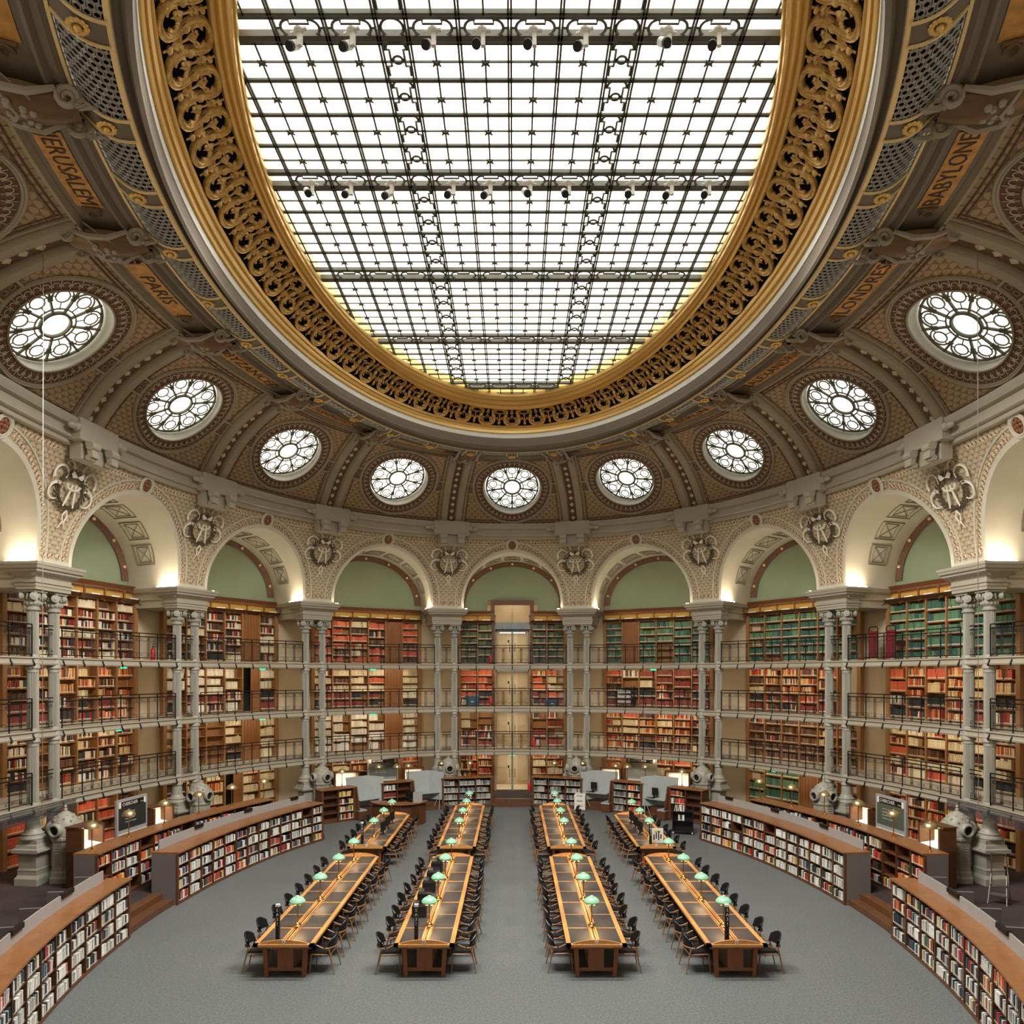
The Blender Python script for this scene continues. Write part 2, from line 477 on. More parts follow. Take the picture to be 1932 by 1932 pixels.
def chain(w,pts2,step=.165,r=.075,beadf=3,mode=0):
    # pts2: polyline in local (s,z); rings and beads strung along it. mode 0 rings, 1 beads
    acc=0; k=0
    for i in range(len(pts2)-1):
        p=Vector(pts2[i]); q=Vector(pts2[i+1]); L=(q-p).length; d=0
        while acc+(L-d)>=step:
            d+=step-acc; acc=0; c=p+(q-p)*(d/L); k+=1
            if mode==0:
                n=10; o=[];ii=[]
                for t in range(n):
                    a=2*PI*t/n
                    o.append(w.P((c.x+r*math.cos(a),.0,c.y+r*math.sin(a))))
                    ii.append((c.x,c.y,a))
                m=[w.P((x+r*.82*math.cos(a),.035,y+r*.82*math.sin(a))) for x,y,a in ii]
                e=[w.P((x+r*.62*math.cos(a),.0,y+r*.62*math.sin(a))) for x,y,a in ii]
                w.br(o,m); w.br(m,e)
            else:
                rr=r*.42 if k%beadf else r*.62
                n=6; o=[w.P((c.x+rr*math.cos(2*PI*t/n),0,c.y+rr*math.sin(2*PI*t/n))) for t in range(n)]
                tp=w.P((c.x,.05,c.y))
                for t in range(n): w.F(o[t],o[(t+1)%n],tp)
        acc+=L-d
def arc2(r,a0,a1,n=40,c=(0,0)):
    return [(c[0]+r*math.cos(a0+(a1-a0)*i/n),c[1]+r*math.sin(a0+(a1-a0)*i/n)) for i in range(n+1)]
BAYS=list(range(-4,5))
tn=2
for u0 in range(-8,8):
    vis=abs(u0)<=4
    L=pitch(u0); H=L/2
    mb=MB(); uv=[]
    def add(s,z):
        i=mb.P(FP(u0,L,s,z)); uv.append((s+u0*7.14,z)); return i
    NT_=48 if vis else 16; NR=7
    rows=[]
    for i in range(NT_+1):
        th=PI*i/NT_; ct,st=math.cos(th),math.sin(th)
        t=1e9
        if abs(ct)>1e-6: t=H/abs(ct)
        if st>1e-6: t=min(t,(ZC+.02-ZS)/st)
        rows.append([add(ct*(AR+(t-AR)*j/NR),ZS+st*(AR+(t-AR)*j/NR)) for j in range(NR+1)])
    for i in range(NT_):
        for j in range(NR): mb.F(rows[i][j],rows[i+1][j],rows[i+1][j+1],rows[i][j+1])
    # corners of the rectangle
    for sg in(1,-1):
        # fill between the last ray to the side and the corner
        pass
    for sg in(1,-1):
        a=[add(sg*(AR+(H-AR)*j/3),ZL) for j in range(4)]; b=[add(sg*(AR+(H-AR)*j/3),ZS) for j in range(4)]
        for j in range(3): mb.F(a[j],a[j+1],b[j+1],b[j])
    # exact corner triangles
    for sg in(1,-1):
        thc=math.atan2(ZC+.02-ZS,H)
        i0=int(thc/PI*NT_); 
        A=PI*i0/NT_; B=PI*(i0+1)/NT_
        pa=(H,ZS+H*math.tan(A)); pb=((ZC+.02-ZS)/math.tan(B),ZC+.02)
        ii=[add(sg*pa[0],pa[1]),add(sg*H,ZC+.02),add(sg*pb[0],pb[1])]; mb.F(*ii)
    mb.uv=uv
    o=struct('wall_arcade',mb,M['scale'],True,'stencilled arcade wall, '+bn(u0))
    # barrel soffit
    mb=MB(); uv=[]
    def bar(i,j):
        t=i
        if t<.06: s,z=AR,ZL+(ZS-ZL)*t/.06
        elif t>.94: s,z=-AR,ZL+(ZS-ZL)*(1-t)/.06
        else:
            th=PI*(t-.06)/.88; s,z=AR*math.cos(th),ZS+AR*math.sin(th)
        p=Vector(FP(u0,L,s,z)); q=Vector((*OFF(u0+s/L,2.12),z)); return p.lerp(q,j)
    mb.grid(bar,50,6)
    struct('wall_arch_soffit',mb,M['stone'],True,'painted arch soffit, '+bn(u0))
    if vis:
        w=WarpMB(lambda s,d,z:FP(u0,L,s,z,d))
        # raised rim, inner fillet and pier strips
        for r,dd,wd in((AR+.07,.05,.14),(AR+.45,.03,.05)):
            pts=[(r,ZL+.02)]+arc2(r,0,PI,44,(0,ZS))+[(-r,ZL+.02)]
            rr=[]
            for x,z in pts:
                cx,cz=(x,z-ZS); ll=math.hypot(cx,cz) if z>=ZS else abs(x); nx,nz=(cx/ll,cz/ll) if z>=ZS else (math.copysign(1,x),0)
                rr.append([w.P((x-nx*wd/2,0,z-nz*wd/2)),w.P((x-nx*wd/2,dd,z-nz*wd/2)),w.P((x+nx*wd/2,dd,z+nz*wd/2)),w.P((x+nx*wd/2,0,z+nz*wd/2))])
            for i in range(len(rr)-1):
                for j in range(3): w.F(rr[i][j],rr[i][j+1],rr[i+1][j+1],rr[i+1][j])
        w.bb(-H,-AR-.14,0,.05,ZL,ZL+.16); w.bb(AR+.14,H,0,.05,ZL,ZL+.16)
        struct('trim_%d'%tn,w,M['stone'],True,'raised arch rim, '+bn(u0)); tn+=1
        paths=[[(AR+.27,ZL+.4)]+[p for p in arc2(AR+.27,0,PI/2-.17,26,(0,ZS))],
               [(-AR-.27,ZL+.4)]+[p for p in arc2(AR+.27,PI,PI/2+.17,26,(0,ZS))],
               [(.75,ZC-.17),(H-.95,ZC-.17)],[(-.75,ZC-.17),(-H+.95,ZC-.17)],
               [(AR+.2,ZL+.3),(H-.05,ZL+.3)],[(-AR-.2,ZL+.3),(-H+.05,ZL+.3)],
               [(.7,ZC-.12),(.62,ZC-.45)],[(-.7,ZC-.12),(-.62,ZC-.45)]]
        w=WarpMB(lambda s,d,z:FP(u0,L,s,z,d))
        for p in paths: chain(w,p,mode=0)
        o1=struct('trim_%d'%tn,w,M['chain'],True,'cream chain border, '+bn(u0)); 
        w=WarpMB(lambda s,d,z:FP(u0,L,s,z,d))
        for p in paths: chain(w,p,mode=1)
        # keystone roundel
        zk=ZS+AR+.33
        mk('bead',w,M['bead'],o1); tn+=1
        w=WarpMB(lambda s,d,z:FP(u0,L,s,z,d))
        for r in(.3,.24):
            w.tube([(r*math.cos(a),.06,zk+r*math.sin(a)) for a in [2*PI*i/20 for i in range(20)]],.035,6,closed=True)
        w.lathe([(.001,.0)],3) if False else None
        struct('trim_%d'%tn,w,M['stone'],True,'keystone medallion frame, '+bn(u0)); tn+=1
        w=WarpMB(lambda s,d,z:FP(u0,L,s,z,d))
        for i in range(8):
            a=2*PI*i/8; c=(.14*math.cos(a),.05,zk+.14*math.sin(a)); w.ball(c,.055,8,4,(1,.6,1))
        w.ball((0,.07,zk),.06,8,4)
        struct('trim_%d'%tn,w,M['bead'],True,'rust rosette in the medallion, '+bn(u0)); tn+=1
        # painted coffers inside the soffit
        for i in range(7):
            mbx=MB(); t0=PI*(.06+.88*(i+.12)/7); t1=PI*(.06+.88*(i+.88)/7)
            def cf(a_,b_):
                th=t0+(t1-t0)*a_; r=AR-.012; s,z=r*math.cos(th),ZS+r*math.sin(th)
                p=Vector(FP(u0,L,s,z)); q=Vector((*OFF(u0+s/L,2.12),z)); return p.lerp(q,.42+.34*b_)
            fr=[]
            N=8
            out=[cf(k/N,0) for k in range(N+1)]+[cf(1,k/3) for k in(1,2,3)]+[cf(1-k/N,1) for k in range(1,N+1)]+[cf(0,1-k/3) for k in(1,2)]
            mbx.tube(out,.022,4,closed=True)
            out=[cf(.12+.76*k/N,.18) for k in range(N+1)]+[cf(.88,.82)]+[cf(.88-.76*k/N,.82) for k in range(1,N+1)]
            mbx.tube(out,.014,4,closed=True)
            mbx.tube([cf(.15,.2),cf(.5,.5),cf(.85,.8)],.012,4); mbx.tube([cf(.85,.2),cf(.5,.5),cf(.15,.8)],.012,4)
            if i==0: acc=mbx
            else:
                b=len(acc.v); acc.v+=mbx.v; acc.f+=[tuple(x+b for x in f) for f in mbx.f]; acc.mi+=mbx.mi
        struct('trim_%d'%tn,acc,M['dgrey'],False,'painted coffer lines, '+bn(u0)); tn+=1
        # gilded border where the soffit meets the lunette
        mbx=MB()
        def lb(i,j):
            th=PI*i; r=AR-.01-.28*j; s,z=r*math.cos(th),ZS+r*math.sin(th)
            return (*OFF(u0+s/L,2.08),z)
        mbx.grid(lb,40,1)
        o1=struct('trim_%d'%tn,mbx,M['pinkrow'],True,'border of the green lunette, '+bn(u0)); tn+=1
        mbx=MB()
        for i in range(1,14,2):
            th=PI*i/14; r=AR-.15; s,z=r*math.cos(th),ZS+r*math.sin(th); mbx.M=MAT(0); mbx.M=None
            x,y=OFF(u0+s/L,2.04); mbx.ball((x,y,z),.07,8,4)
        mk('gilded_boss',mbx,M['goldpale'],o1,True)
        # painted wreath with ribbons on each spandrel (right side pier of the bay)
# wreaths hang over every column pair
def wreath_mesh(kind):
    a=MB(); b=MB()
    # laurel wreath ring built of short leaves
    R=.42
    for i in range(26):
        t=2*PI*i/26
        c=(R*math.cos(t),.05,R*.95*math.sin(t)-.05)
        for k in(-1,1):
            q=t+PI/2+k*.5
            a.poly([(c[0],.04,c[2]),(c[0]+.09*math.cos(q)+.03*math.cos(t)*k,.06,c[2]+.09*math.sin(q)+.03*math.sin(t)*k),(c[0]+.17*math.cos(q),.05,c[2]+.17*math.sin(q)),(c[0]+.09*math.cos(q)-.03*math.cos(t)*k,.06,c[2]+.09*math.sin(q)-.03*math.sin(t)*k)],(0,1,0),.035)
    def curl(cx,cz,r,a0,a1,w):
        pts=[(cx+r*(1-.35*i/14)*math.cos(a0+(a1-a0)*i/14),.1,cz+r*(1-.35*i/14)*math.sin(a0+(a1-a0)*i/14)) for i in range(15)]
        b.ribbon(pts,[w*(1-.6*i/14) for i in range(15)],.02,(0,1,0))
    for sg in(1,-1):
        def S(a): return a if sg>0 else PI-a
        curl(sg*.45,.28,.24,S(-.6),S(3.6),.08)
        curl(sg*.5,-.15,.24,S(2.2),S(-2.2),.09)
        curl(sg*.3,.5,.15,S(3.4),S(.2),.06)
        b.ribbon([(sg*.05,.12,.12),(sg*.1,.12,-.15),(sg*.16,.12,-.42)],[.05,.07,.05],.02,(0,1,0))
        b.ribbon([(0,.12,-.5),(sg*.08,.12,-.62),(sg*.02,.12,-.78),(sg*.12,.12,-.95)],[.05,.05,.05,.02],.015,(0,1,0))
        b.poly([(0,.12,.3),(sg*.16,.12,.42),(sg*.2,.12,.34),(sg*.14,.12,.26)],(0,1,0),.03)
    for i in range(9):
        t=PI+PI*i/8; b.ball((.2*math.cos(t),.1,.08+.1*math.sin(t)),.035,6,4)
    return a,b
wm=wreath_mesh(0)
pair_names={-3.5:'leftmost',-2.5:'second from left',-1.5:'third from left',-.5:'just left of the central doorway',.5:'just right of the central doorway',1.5:'third from right',2.5:'second from right',3.5:'rightmost'}
M['leafr']=plain('painted_laurel',(84,74,60),.8,var=.2,scale=6)
for k in range(-4,4):
    u=k+.5
    z=hz(2.55)
    a,b=lean(z); x,y=EL(u,a,b); _,n=TN(u)
    th=math.atan2(-n.y,-n.x)
    # plane faces the room: local +y towards the room, local x along the wall
    Mx=Matrix.Translation((x-n.x*.03,y-n.y*.03,z))@Matrix.Rotation(ROT(u)+PI,4,'Z')@Matrix.Rotation(R_(-20),4,'X')@Matrix.Diagonal((1.28,1,1.3,1))
    t=thing('plaster_wreath','laurel wreath with white ribbons on the arcade wall, %s'%pair_names[u],'wreath',M=Mx,group='wreaths between the arches')
    mk('wreath',wm[0],M['leafr'],t); mk('ribbon',wm[1],M['ribbon'],t,True)
# ---------------- main cornice ----------------
RS('trim_%d'%tn,[(8.2,5.95,ZC,2.15),(8.12,5.87,ZC,2.15),(8.12,5.87,ZC+.12,2.15),(8.06,5.81,ZC+.16,2.15),(8.06,5.81,ZC+.42,2.15),(8.0,5.75,ZC+.47,2.15),(7.97,5.72,ZC+.6,2.15),(7.97,5.72,ZC2,2.15),(8.17,5.92,ZC2+.02,2.15)],M['stone2'],label='continuous moulded cornice below the vault'); tn+=1
# cornice blocks, small corbels and rib feet over the pairs
cb=MB(); 
for k in range(-5,5):
    u=k+.5; x,y=EL(u,8.02,5.77); A=Matrix.Translation((x,y,0))@Matrix.Rotation(ROT(u),4,'Z')
    cb.M=A
    cb.bb(-.86,.86,-.2,.3,ZC+.1,ZC2+.03); cb.bb(-.64,.64,-.06,.3,ZC-.4,ZC+.1)
    for s in(-.43,.43):
        for q in range(5):
            an=q*.35; cb.box((s,-.2-.1*math.cos(an),ZC-.3+.09*q),(.3,.16,.1))
        cb.M=A@Matrix.Translation((s,-.3,ZC-.02))@Matrix.Rotation(PI/2,4,'Y'); cb.lathe([(.13,-.17),(.13,.17)],12)
        cb.M=A@Matrix.Translation((s,-.22,ZC-.36))@Matrix.Rotation(PI/2,4,'Y'); cb.lathe([(.08,-.15),(.08,.15)],10)
        cb.M=A
    for s in(-1,1):
        cb.M=A@Matrix.Translation((s*.93,-.16,ZC+.42)); cb.ball((0,0,0),.12,10,6); cb.ball((s*.2,0,-.02),.09,10,6,(1.8,1,1)); cb.M=A
struct('trim_%d'%tn,cb,M['stone2'],True,'scrolled corbel blocks on the cornice'); tn+=1
# ---------------- vault ----------------
ZV0=ZC2+.02; ZV1=hz(4.51)
def VP(u,v,out=0):
    g=v-.1*math.sin(PI*v); h=v+.1*math.sin(PI*v)
    a=8.17+(6.83-8.17)*g; b=5.92+(4.41-5.92)*g; n=2.15-.15*v
    x,y=EL(u,a,b,n); z=ZV0+(ZV1-ZV0)*h
    if out:
        e=.01
        p=Vector((x,y,z)); pu=Vector(VP(u+e,v)); pv=Vector(VP(u,min(1,v+e))) if v<1-e else p*2-Vector(VP(u,v-e))
        nn=(pu-p).cross(pv-p).normalized()   # points into the room or away
        if nn.z>0: nn=-nn
        p=p+nn*out; return tuple(p)
    return (x,y,z)
def sect(u):
    return sum((Vector(VP(u,(i+1)/12))-Vector(VP(u,i/12))).length for i in range(12))
def wid(u0,v): return (Vector(VP(u0+.5,v))-Vector(VP(u0-.5,v))).length
OR=1.36
def vfn(u0,Lv,W):
    def f(s,t,d=0):
        v=t/Lv; i=min(11,max(0,int(v*12))); w=W[i]+(W[i+1]-W[i])*(v*12-i)
        return VP(u0+s/w,v,d)
    return f
pet=9
def oculus_frame(mb,r):
    z=0
    def circ(cx,cy,rad,th,n=24,a0=0,a1=2*PI):
        if a1-a0>6.28: mb.tube([(cx+rad*math.cos(a0+2*PI*i/n),cy+rad*math.sin(a0+2*PI*i/n),0) for i in range(n)],th,5,closed=True)
        else: mb.tube([(cx+rad*math.cos(a0+(a1-a0)*i/n),cy+rad*math.sin(a0+(a1-a0)*i/n),0) for i in range(n+1)],th,5)
    circ(0,0,r*.97,.04,48); circ(0,0,r*.31,.05,32); circ(0,0,r*.42,.024,32)
    for i in range(pet):
        a=2*PI*(i+.5)/pet+PI/2
        mb.tube([(r*.31*math.cos(a),r*.31*math.sin(a),0),(r*math.cos(a),r*math.sin(a),0)],.04,5)
        c=2*PI*i/pet+PI/2
        cx,cy=r*.73*math.cos(c),r*.73*math.sin(c)
        circ(cx,cy,r*.145,.022,16)
        # horseshoe arc round each circle
        mb.tube([(cx+r*.215*math.cos(c+q),cy+r*.215*math.sin(c+q),0) for q in [(-2.1+4.2*k/14) for k in range(15)]],.026,5)
        for q in(0,PI,PI/2,-PI/2):
            x0,y0=cx+r*.145*math.cos(c+q),cy+r*.145*math.sin(c+q); x1,y1=cx+r*(.215 if q!=PI else .31)*math.cos(c+q),cy+r*(.215 if q!=PI else .31)*math.sin(c+q)
            mb.tube([(x0,y0,0),(x1,y1,0)],.018,4)
wn=2
for u0 in range(-8,8):
    vis=abs(u0)<=5
    Lv=sect(u0); W=[wid(u0,i/12) for i in range(13)]; f=vfn(u0,Lv,W); tc=Lv*.5
    NA=64 if vis else 24; NR=8
    mb=MB(); uv=[]; mb2=MB()
    def wv(t):
        v=t/Lv; i=min(11,max(0,int(v*12))); return W[i]+(W[i+1]-W[i])*(v*12-i)
    corners=[math.atan2(-tc,wv(0)/2),math.atan2(-tc,-wv(0)/2),math.atan2(Lv-tc,wv(Lv)/2),math.atan2(Lv-tc,-wv(Lv)/2)]
    angs=sorted([2*PI*i/NA-PI for i in range(NA)]+corners)
    rows=[];ring=[]
    for an in angs:
        ca,sa=math.cos(an),math.sin(an); lo,hi=.1,9
        for _ in range(26):
            m=(lo+hi)/2; s,t=ca*m,tc+sa*m
            ok=0<=t<=Lv and abs(s)<=wv(min(max(t,0),Lv))/2
            if ok: lo=m
            else: hi=m
        r1=OR+.46
        row=[]
        for j in range(NR+1):
            r=r1+(lo-r1)*j/NR; s,t=ca*r,min(max(tc+sa*r,0),Lv); row.append(mb.P(f(s,t))); uv.append((s+u0*7.14,t))
        rows.append(row)
        ring.append([mb2.P(f(ca*r,tc+sa*r)) for r in(OR,OR+.23,OR+.46)])
    n=len(angs)
    for i in range(n):
        a=rows[i];b=rows[(i+1)%n]
        for j in range(NR): mb.F(a[j],b[j],b[j+1],a[j+1])
        a=ring[i];b=ring[(i+1)%n]
        for j in range(2): mb2.F(a[j],b[j],b[j+1],a[j+1])
    mb.uv=uv
    struct('ceiling',mb,M['vscale'],True,'brown scale-stencilled vault panel, '+bn(u0))
    # plane of the window: through the oculus centre
    c=Vector(f(0,tc)); ex=(Vector(f(.3,tc))-Vector(f(-.3,tc))).normalized(); ey=(Vector(f(0,tc+.3))-Vector(f(0,tc-.3))).normalized()
    nz=ex.cross(ey).normalized()   # outward (up)
    if nz.z<0: nz=-nz
    ex0=ex; ex=ey.cross(nz).normalized(); sg_=1 if ex.dot(ex0)>0 else -1
    A=Matrix(((ex.x,ey.x,nz.x,c.x),(ex.y,ey.y,nz.y,c.y),(ex.z,ey.z,nz.z,c.z),(0,0,0,1)))
    rv=MB(); rv.M=A
    # reveal
    i0=[rv.P(A.inverted()@Vector(f(OR*math.cos(2*PI*i/48),tc+OR*math.sin(2*PI*i/48)))) for i in range(48)]
    i1=[rv.P((sg_*(OR-.06)*math.cos(2*PI*i/48),(OR-.06)*math.sin(2*PI*i/48),.24)) for i in range(48)]
    rv.br(i1,i0)
    pn=MB(); pn.M=A; cc=pn.P((0,0,.22)); o_=[pn.P(((OR-.05)*math.cos(2*PI*i/48),(OR-.05)*math.sin(2*PI*i/48),.22)) for i in range(48)]
    for i in range(48): pn.F(cc,o_[(i+1)%48],o_[i])
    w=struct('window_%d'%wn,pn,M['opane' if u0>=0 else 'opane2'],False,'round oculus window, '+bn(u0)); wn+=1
    mk('window_reveal',rv,M['cream'],w,True)
    if vis:
        fr=MB(); fr.M=A@Matrix.Translation((0,0,.16)); oculus_frame(fr,OR-.08); mk('window_frame',fr,M['leaden'],w)
    o1=struct('trim_%d'%tn,mb2,M['pinkrow'],True,'maroon ring round the oculus, '+bn(u0)); tn+=1
    if vis:
        g=WarpMB(lambda s,d,t:f(s,t,d))
        for r,th in((OR+.02,.03),(OR+.44,.035),(OR+.5,.045)):
            g.tube([(r*math.cos(2*PI*i/56),.02,tc+r*math.sin(2*PI*i/56)) for i in range(56)],th,5,closed=True)
        mk('ring_moulding',g,M['vaultrib'],o1,True)
        g=WarpMB(lambda s,d,t:f(s,t,d))
        K=44
        for i in range(K):
            a=2*PI*i/K; cx,cy=(OR+.22)*math.cos(a),tc+(OR+.22)*math.sin(a)
            g.tube([(cx+.085*math.cos(a+q)*1.0,.02,cy+.085*math.sin(a+q)) for q in [(-2.3+4.6*k/8) for k in range(9)]],.011,4)
            b=a+PI/K; x0,y0=(OR+.08)*math.cos(b),tc+(OR+.08)*math.sin(b); x1,y1=(OR+.38)*math.cos(b),tc+(OR+.38)*math.sin(b)
            g.tube([(x0,.02,y0),(x1,.02,y1)],.009,4)
        mk('scallop_relief',g,M['chain'],o1)
        # side connectors to the ribs and inner border lines
        g=WarpMB(lambda s,d,t:f(s,t,d)); h_=wv(tc)/2
        gb=WarpMB(lambda s,d,t:f(s,t,d))
        for sg in(-1,1):
            xs=[sg*(OR+.46),sg*(h_-.55)]; x0,x1=min(xs),max(xs)
            if x1-x0>.1:
                g.bb(x0,x1,0,.03,tc-.26,tc+.26)
                for dy in(-.3,.3): gb.bb(x0,x1,0,.06,tc+dy-.035,tc+dy+.035)
                m_=(x0+x1)/2
                for q in(-.12,.12): gb.tube([(m_+.08*math.cos(a),.05,tc+q+.08*math.sin(a)) for a in [2*PI*i/10 for i in range(10)]],.012,4,closed=True)
        for e in(.62,.72):
            pts=[]
            NN=14
            for i in range(NN+1):
                t=.14+(Lv-.28)*i/NN; pts.append((wv(t)/2-e,.012,t))
            L_=[(-p[0],p[1],p[2]) for p in pts]
            g.tube(pts,.02,4); g.tube(L_,.02,4)
            for t in(.14+(e-.62),Lv-.14-(e-.62)): g.tube([( (wv(t)/2-e)*(-1+2*i/10),.012,t) for i in range(11)],.02,4)
        mk('stencil_band',g,M['pinkrow'],o1); mk('connector_fillet',gb,M['vaultrib'],o1)
# ribs
def rib_at(u,s,half,dep,mb,v0=0,v1=1,n=20):
    rr=[]
    for i in range(n+1):
        v=v0+(v1-v0)*i/n; w=wid(u,v)
        P=lambda x,d: mb.P(VP(u+(s+x)/w,v,d))
        rr.append([P(-half,0),P(-half,dep*.6),P(-half*.72,dep),P(half*.72,dep),P(half,dep*.6),P(half,0)])
    for i in range(n):
        for j in range(5): mb.F(rr[i][j],rr[i][j+1],rr[i+1][j+1],rr[i+1][j])
for k in range(-6,6):
    u=k+.5; mb=MB()
    for s in(-.36,.36): rib_at(u,s,.17,.16,mb)
    for s in(-.6,.6): rib_at(u,s,.04,.05,mb)
    o1=struct('trim_%d'%tn,mb,M['vaultrib'],True,'curved vault ribs, '+bn(u)); tn+=1
    mb=MB(); rib_at(u,0,.17,.02,mb); mk('sunk_band',mb,M['pinkrow'],o1)
    mb=MB()
    for i in range(9):
        v=.08+.8*i/9; w=wid(u,v); hh=.028
        P=lambda x,dv,d: VP(u+x/w,v+dv,d)
        q=[mb.P(P(-.11,0,.03)),mb.P(P(0,-hh,.03)),mb.P(P(.11,0,.03)),mb.P(P(0,hh,.03))]; mb.F(*q); mb.F(*q[::-1])
    mk('lozenge',mb,M['chain'],o1)
    # rolled feet of the ribs
    mb=MB()
    for s in(-.36,.36):
        p=VP(u+s/wid(u,.03),.03,.14); mb.M=Matrix.Translation(p)@Matrix.Rotation(ROT(u),4,'Z')@Matrix.Rotation(PI/2,4,'Y')
        mb.lathe([(.12,-.22),(.12,.22)],12); mb.lathe([(.07,-.25),(.07,.25)],10)
    mk('rolled_foot',mb,M['vaultrib'],o1,True)
# ---------------- rings towards the skylight ----------------
gr=(6.41,3.75,hz(4.515)); gi=(6.06,3.36,hz(4.39))
RS('trim_%d'%tn,[(6.83,4.41,ZV1),(6.82,4.40,ZV1-.1),(6.79,4.36,ZV1-.12),(6.78,4.345,ZV1-.04),(6.77,4.33,ZV1+.02)],M['vaultrib'],label='moulded edge at the top of the vault'); tn+=1
RS('trim_%d'%tn,[(6.77,4.33,ZV1+.02),(6.56,3.96,ZV1+.02)],M['dgrey'],label='dark frieze ground behind the city names'); tn+=1
RS('trim_%d'%tn,[(6.56,3.96,ZV1+.02),(6.555,3.95,ZV1-.1),(6.53,3.92,ZV1-.12),(6.50,3.88,ZV1-.02),(6.46,3.82,ZV1-.05),(6.44,3.79,ZV1+.0),(6.43,3.775,ZV1+.01)],M['dgrey'],label='dark moulding between city names and grille'); tn+=1
RS('trim_%d'%tn,[(6.435,3.78,ZV1),(6.43,3.77,ZV1-.05),(6.41,3.745,ZV1-.05),(6.405,3.74,ZV1)],M['goldpale'],label='gilded edge strip outside the grille'); tn+=1
def GP(u,w,out=0):
    a=gi[0]+(gr[0]-gi[0])*w; b=gi[1]+(gr[1]-gi[1])*w; z=gi[2]+(gr[2]-gi[2])*w-.15*math.sin(PI*w)-out
    x,y=EL(u,a,b,2); return (x,y,z)
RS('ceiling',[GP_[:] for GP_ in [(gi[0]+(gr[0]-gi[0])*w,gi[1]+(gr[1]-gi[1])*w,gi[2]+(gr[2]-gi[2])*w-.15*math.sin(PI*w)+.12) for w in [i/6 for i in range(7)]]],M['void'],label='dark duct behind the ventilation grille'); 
hx=MB(); blk=MB(); gl=MB(); ro=MB()
for k in range(-14,14):
    u0=k/2; um=u0+.25
    Lp=(Vector(GP(u0+.5,.5))-Vector(GP(u0,.5))).length
    Wd=1.0; bw=.24
    for uu in(u0,):
        w=bw/Lp*.5
        f_=lambda i,j:GP(uu-w+2*w*i,j,.03)
        blk.grid(f_,4,8)
        for sg in(-1,1):
            gl.tube([GP(uu+sg*w,.02+.96*i/8,.05) for i in range(9)],.028,5)
        c=Vector(GP(uu,.5,.08)); A=Matrix.Translation(c)@Matrix.Rotation(ROT(uu),4,'Z')
        ro.M=A
        for i in range(12):
            a=2*PI*i/12
            ro.ball((.12*math.cos(a),.12*math.sin(a),0),.05,6,4,(1,1,.6))
        ro.ball((0,0,-.03),.06,8,5)
    # hexagonal lattice between blocks
    r=.088; nx=int((Lp-bw)/(r*1.5)); ny=6
    for i in range(nx):
        for j in range(ny):
            sx=bw/2+(i+.6)*(Lp-bw)/nx; sy=(j+.5+(.5 if i%2 else 0))/(ny+.5)
            if sy>.98: continue
            rings_=[]
            for rr,dd in((r*1.03,0),(r*.82,.02),(r*.6,0)):
                rings_.append([hx.P(GP(u0+(sx+rr*math.cos(PI/3*q))/Lp*.5,sy+rr*math.sin(PI/3*q)/Wd*.93,dd)) for q in range(6)])
            hx.br(rings_[0],rings_[1]); hx.br(rings_[1],rings_[2])
struct('trim_%d'%tn,hx,M['grille'],False,'hexagonal openwork ventilation grille round the ceiling'); tn+=1
o1=struct('trim_%d'%tn,blk,M['dgrey'],True,'grey straps between the grille panels'); tn+=1
mk('gilded_edge',gl,M['goldpale'],o1,True); mk('rosette',ro,M['gold'],o1,True)
RS('trim_%d'%tn,[(6.07,3.37,gi[2]+.06),(6.075,3.38,gi[2]-.03),(6.04,3.34,gi[2]-.05),(6.03,3.325,gi[2]-.02)],M['goldpale'],label='pale gilded strip inside the grille'); tn+=1
zg=hz(4.655)
RS('trim_%d'%tn,[(6.04,3.34,gi[2]-.03),(6.0,3.33,gi[2]-.03),(5.98,3.325,gi[2]+.04),(5.86,3.31,gi[2]+.1),(5.82,3.30,gi[2]+.02),(5.78,3.29,gi[2]-.02),(5.70,3.265,gi[2]+.02),(5.69,3.26,gi[2]+.14),(5.685,3.255,gi[2]+.16),(5.685,3.255,zg-.24)],M['dgrey'],label='deep grey cove moulding'); tn+=1
RS('trim_%d'%tn,[(5.685,3.255,zg-.24),(5.68,3.243,zg-.24),(5.675,3.24,zg-.06),(5.68,3.247,zg-.02)],M['fascia'],label='pale blue-white fascia below the gilding'); tn+=1
zl=hz(4.81)
RS('trim_%d'%tn,[(5.68,3.25,zg-.02),(5.64,3.21,zg-.05),(5.64,3.20,zg+.05),(5.68,3.19,zg+.08),(5.66,3.17,zg+.06),(5.65,3.15,zg+.16),(5.69,3.15,zg+.2),(5.67,3.12,zg+.19),(5.69,3.11,zg+.29),(5.73,3.12,zl-.02),(5.75,3.13,zl)],M['gold'],label='stepped gilded moulding below the scroll frieze'); tn+=1
lo=(5.75,3.13,zl); li=(5.54,2.70,hz(5.08))
NM=58
def SP(u,w,d=0):
    a=lo[0]+(li[0]-lo[0])*w; b=lo[1]+(li[1]-lo[1])*w; z=lo[2]+(li[2]-lo[2])*w
    z+= .1*math.sin(PI*w)
    x,y=EL(u,a,b,2)
    if d:
        cx,cy=x,y-D0; l=math.hypot(cx,cy); x-=cx/l*d*.5; y-=cy/l*d*.5; z-=d*.85
    return (x,y,z)
RS('ceiling',[(lo[0],lo[1],lo[2]-.02)]+[(lo[0]+(li[0]-lo[0])*w+.03,lo[1]+(li[1]-lo[1])*w+.03,lo[2]+(li[2]-lo[2])*w+.1*math.sin(PI*w)+.22) for w in [i/5 for i in range(6)]]+[(li[0],li[1],li[2]-.02)],M['void'],label='dark hollow behind the gilded scrolls')
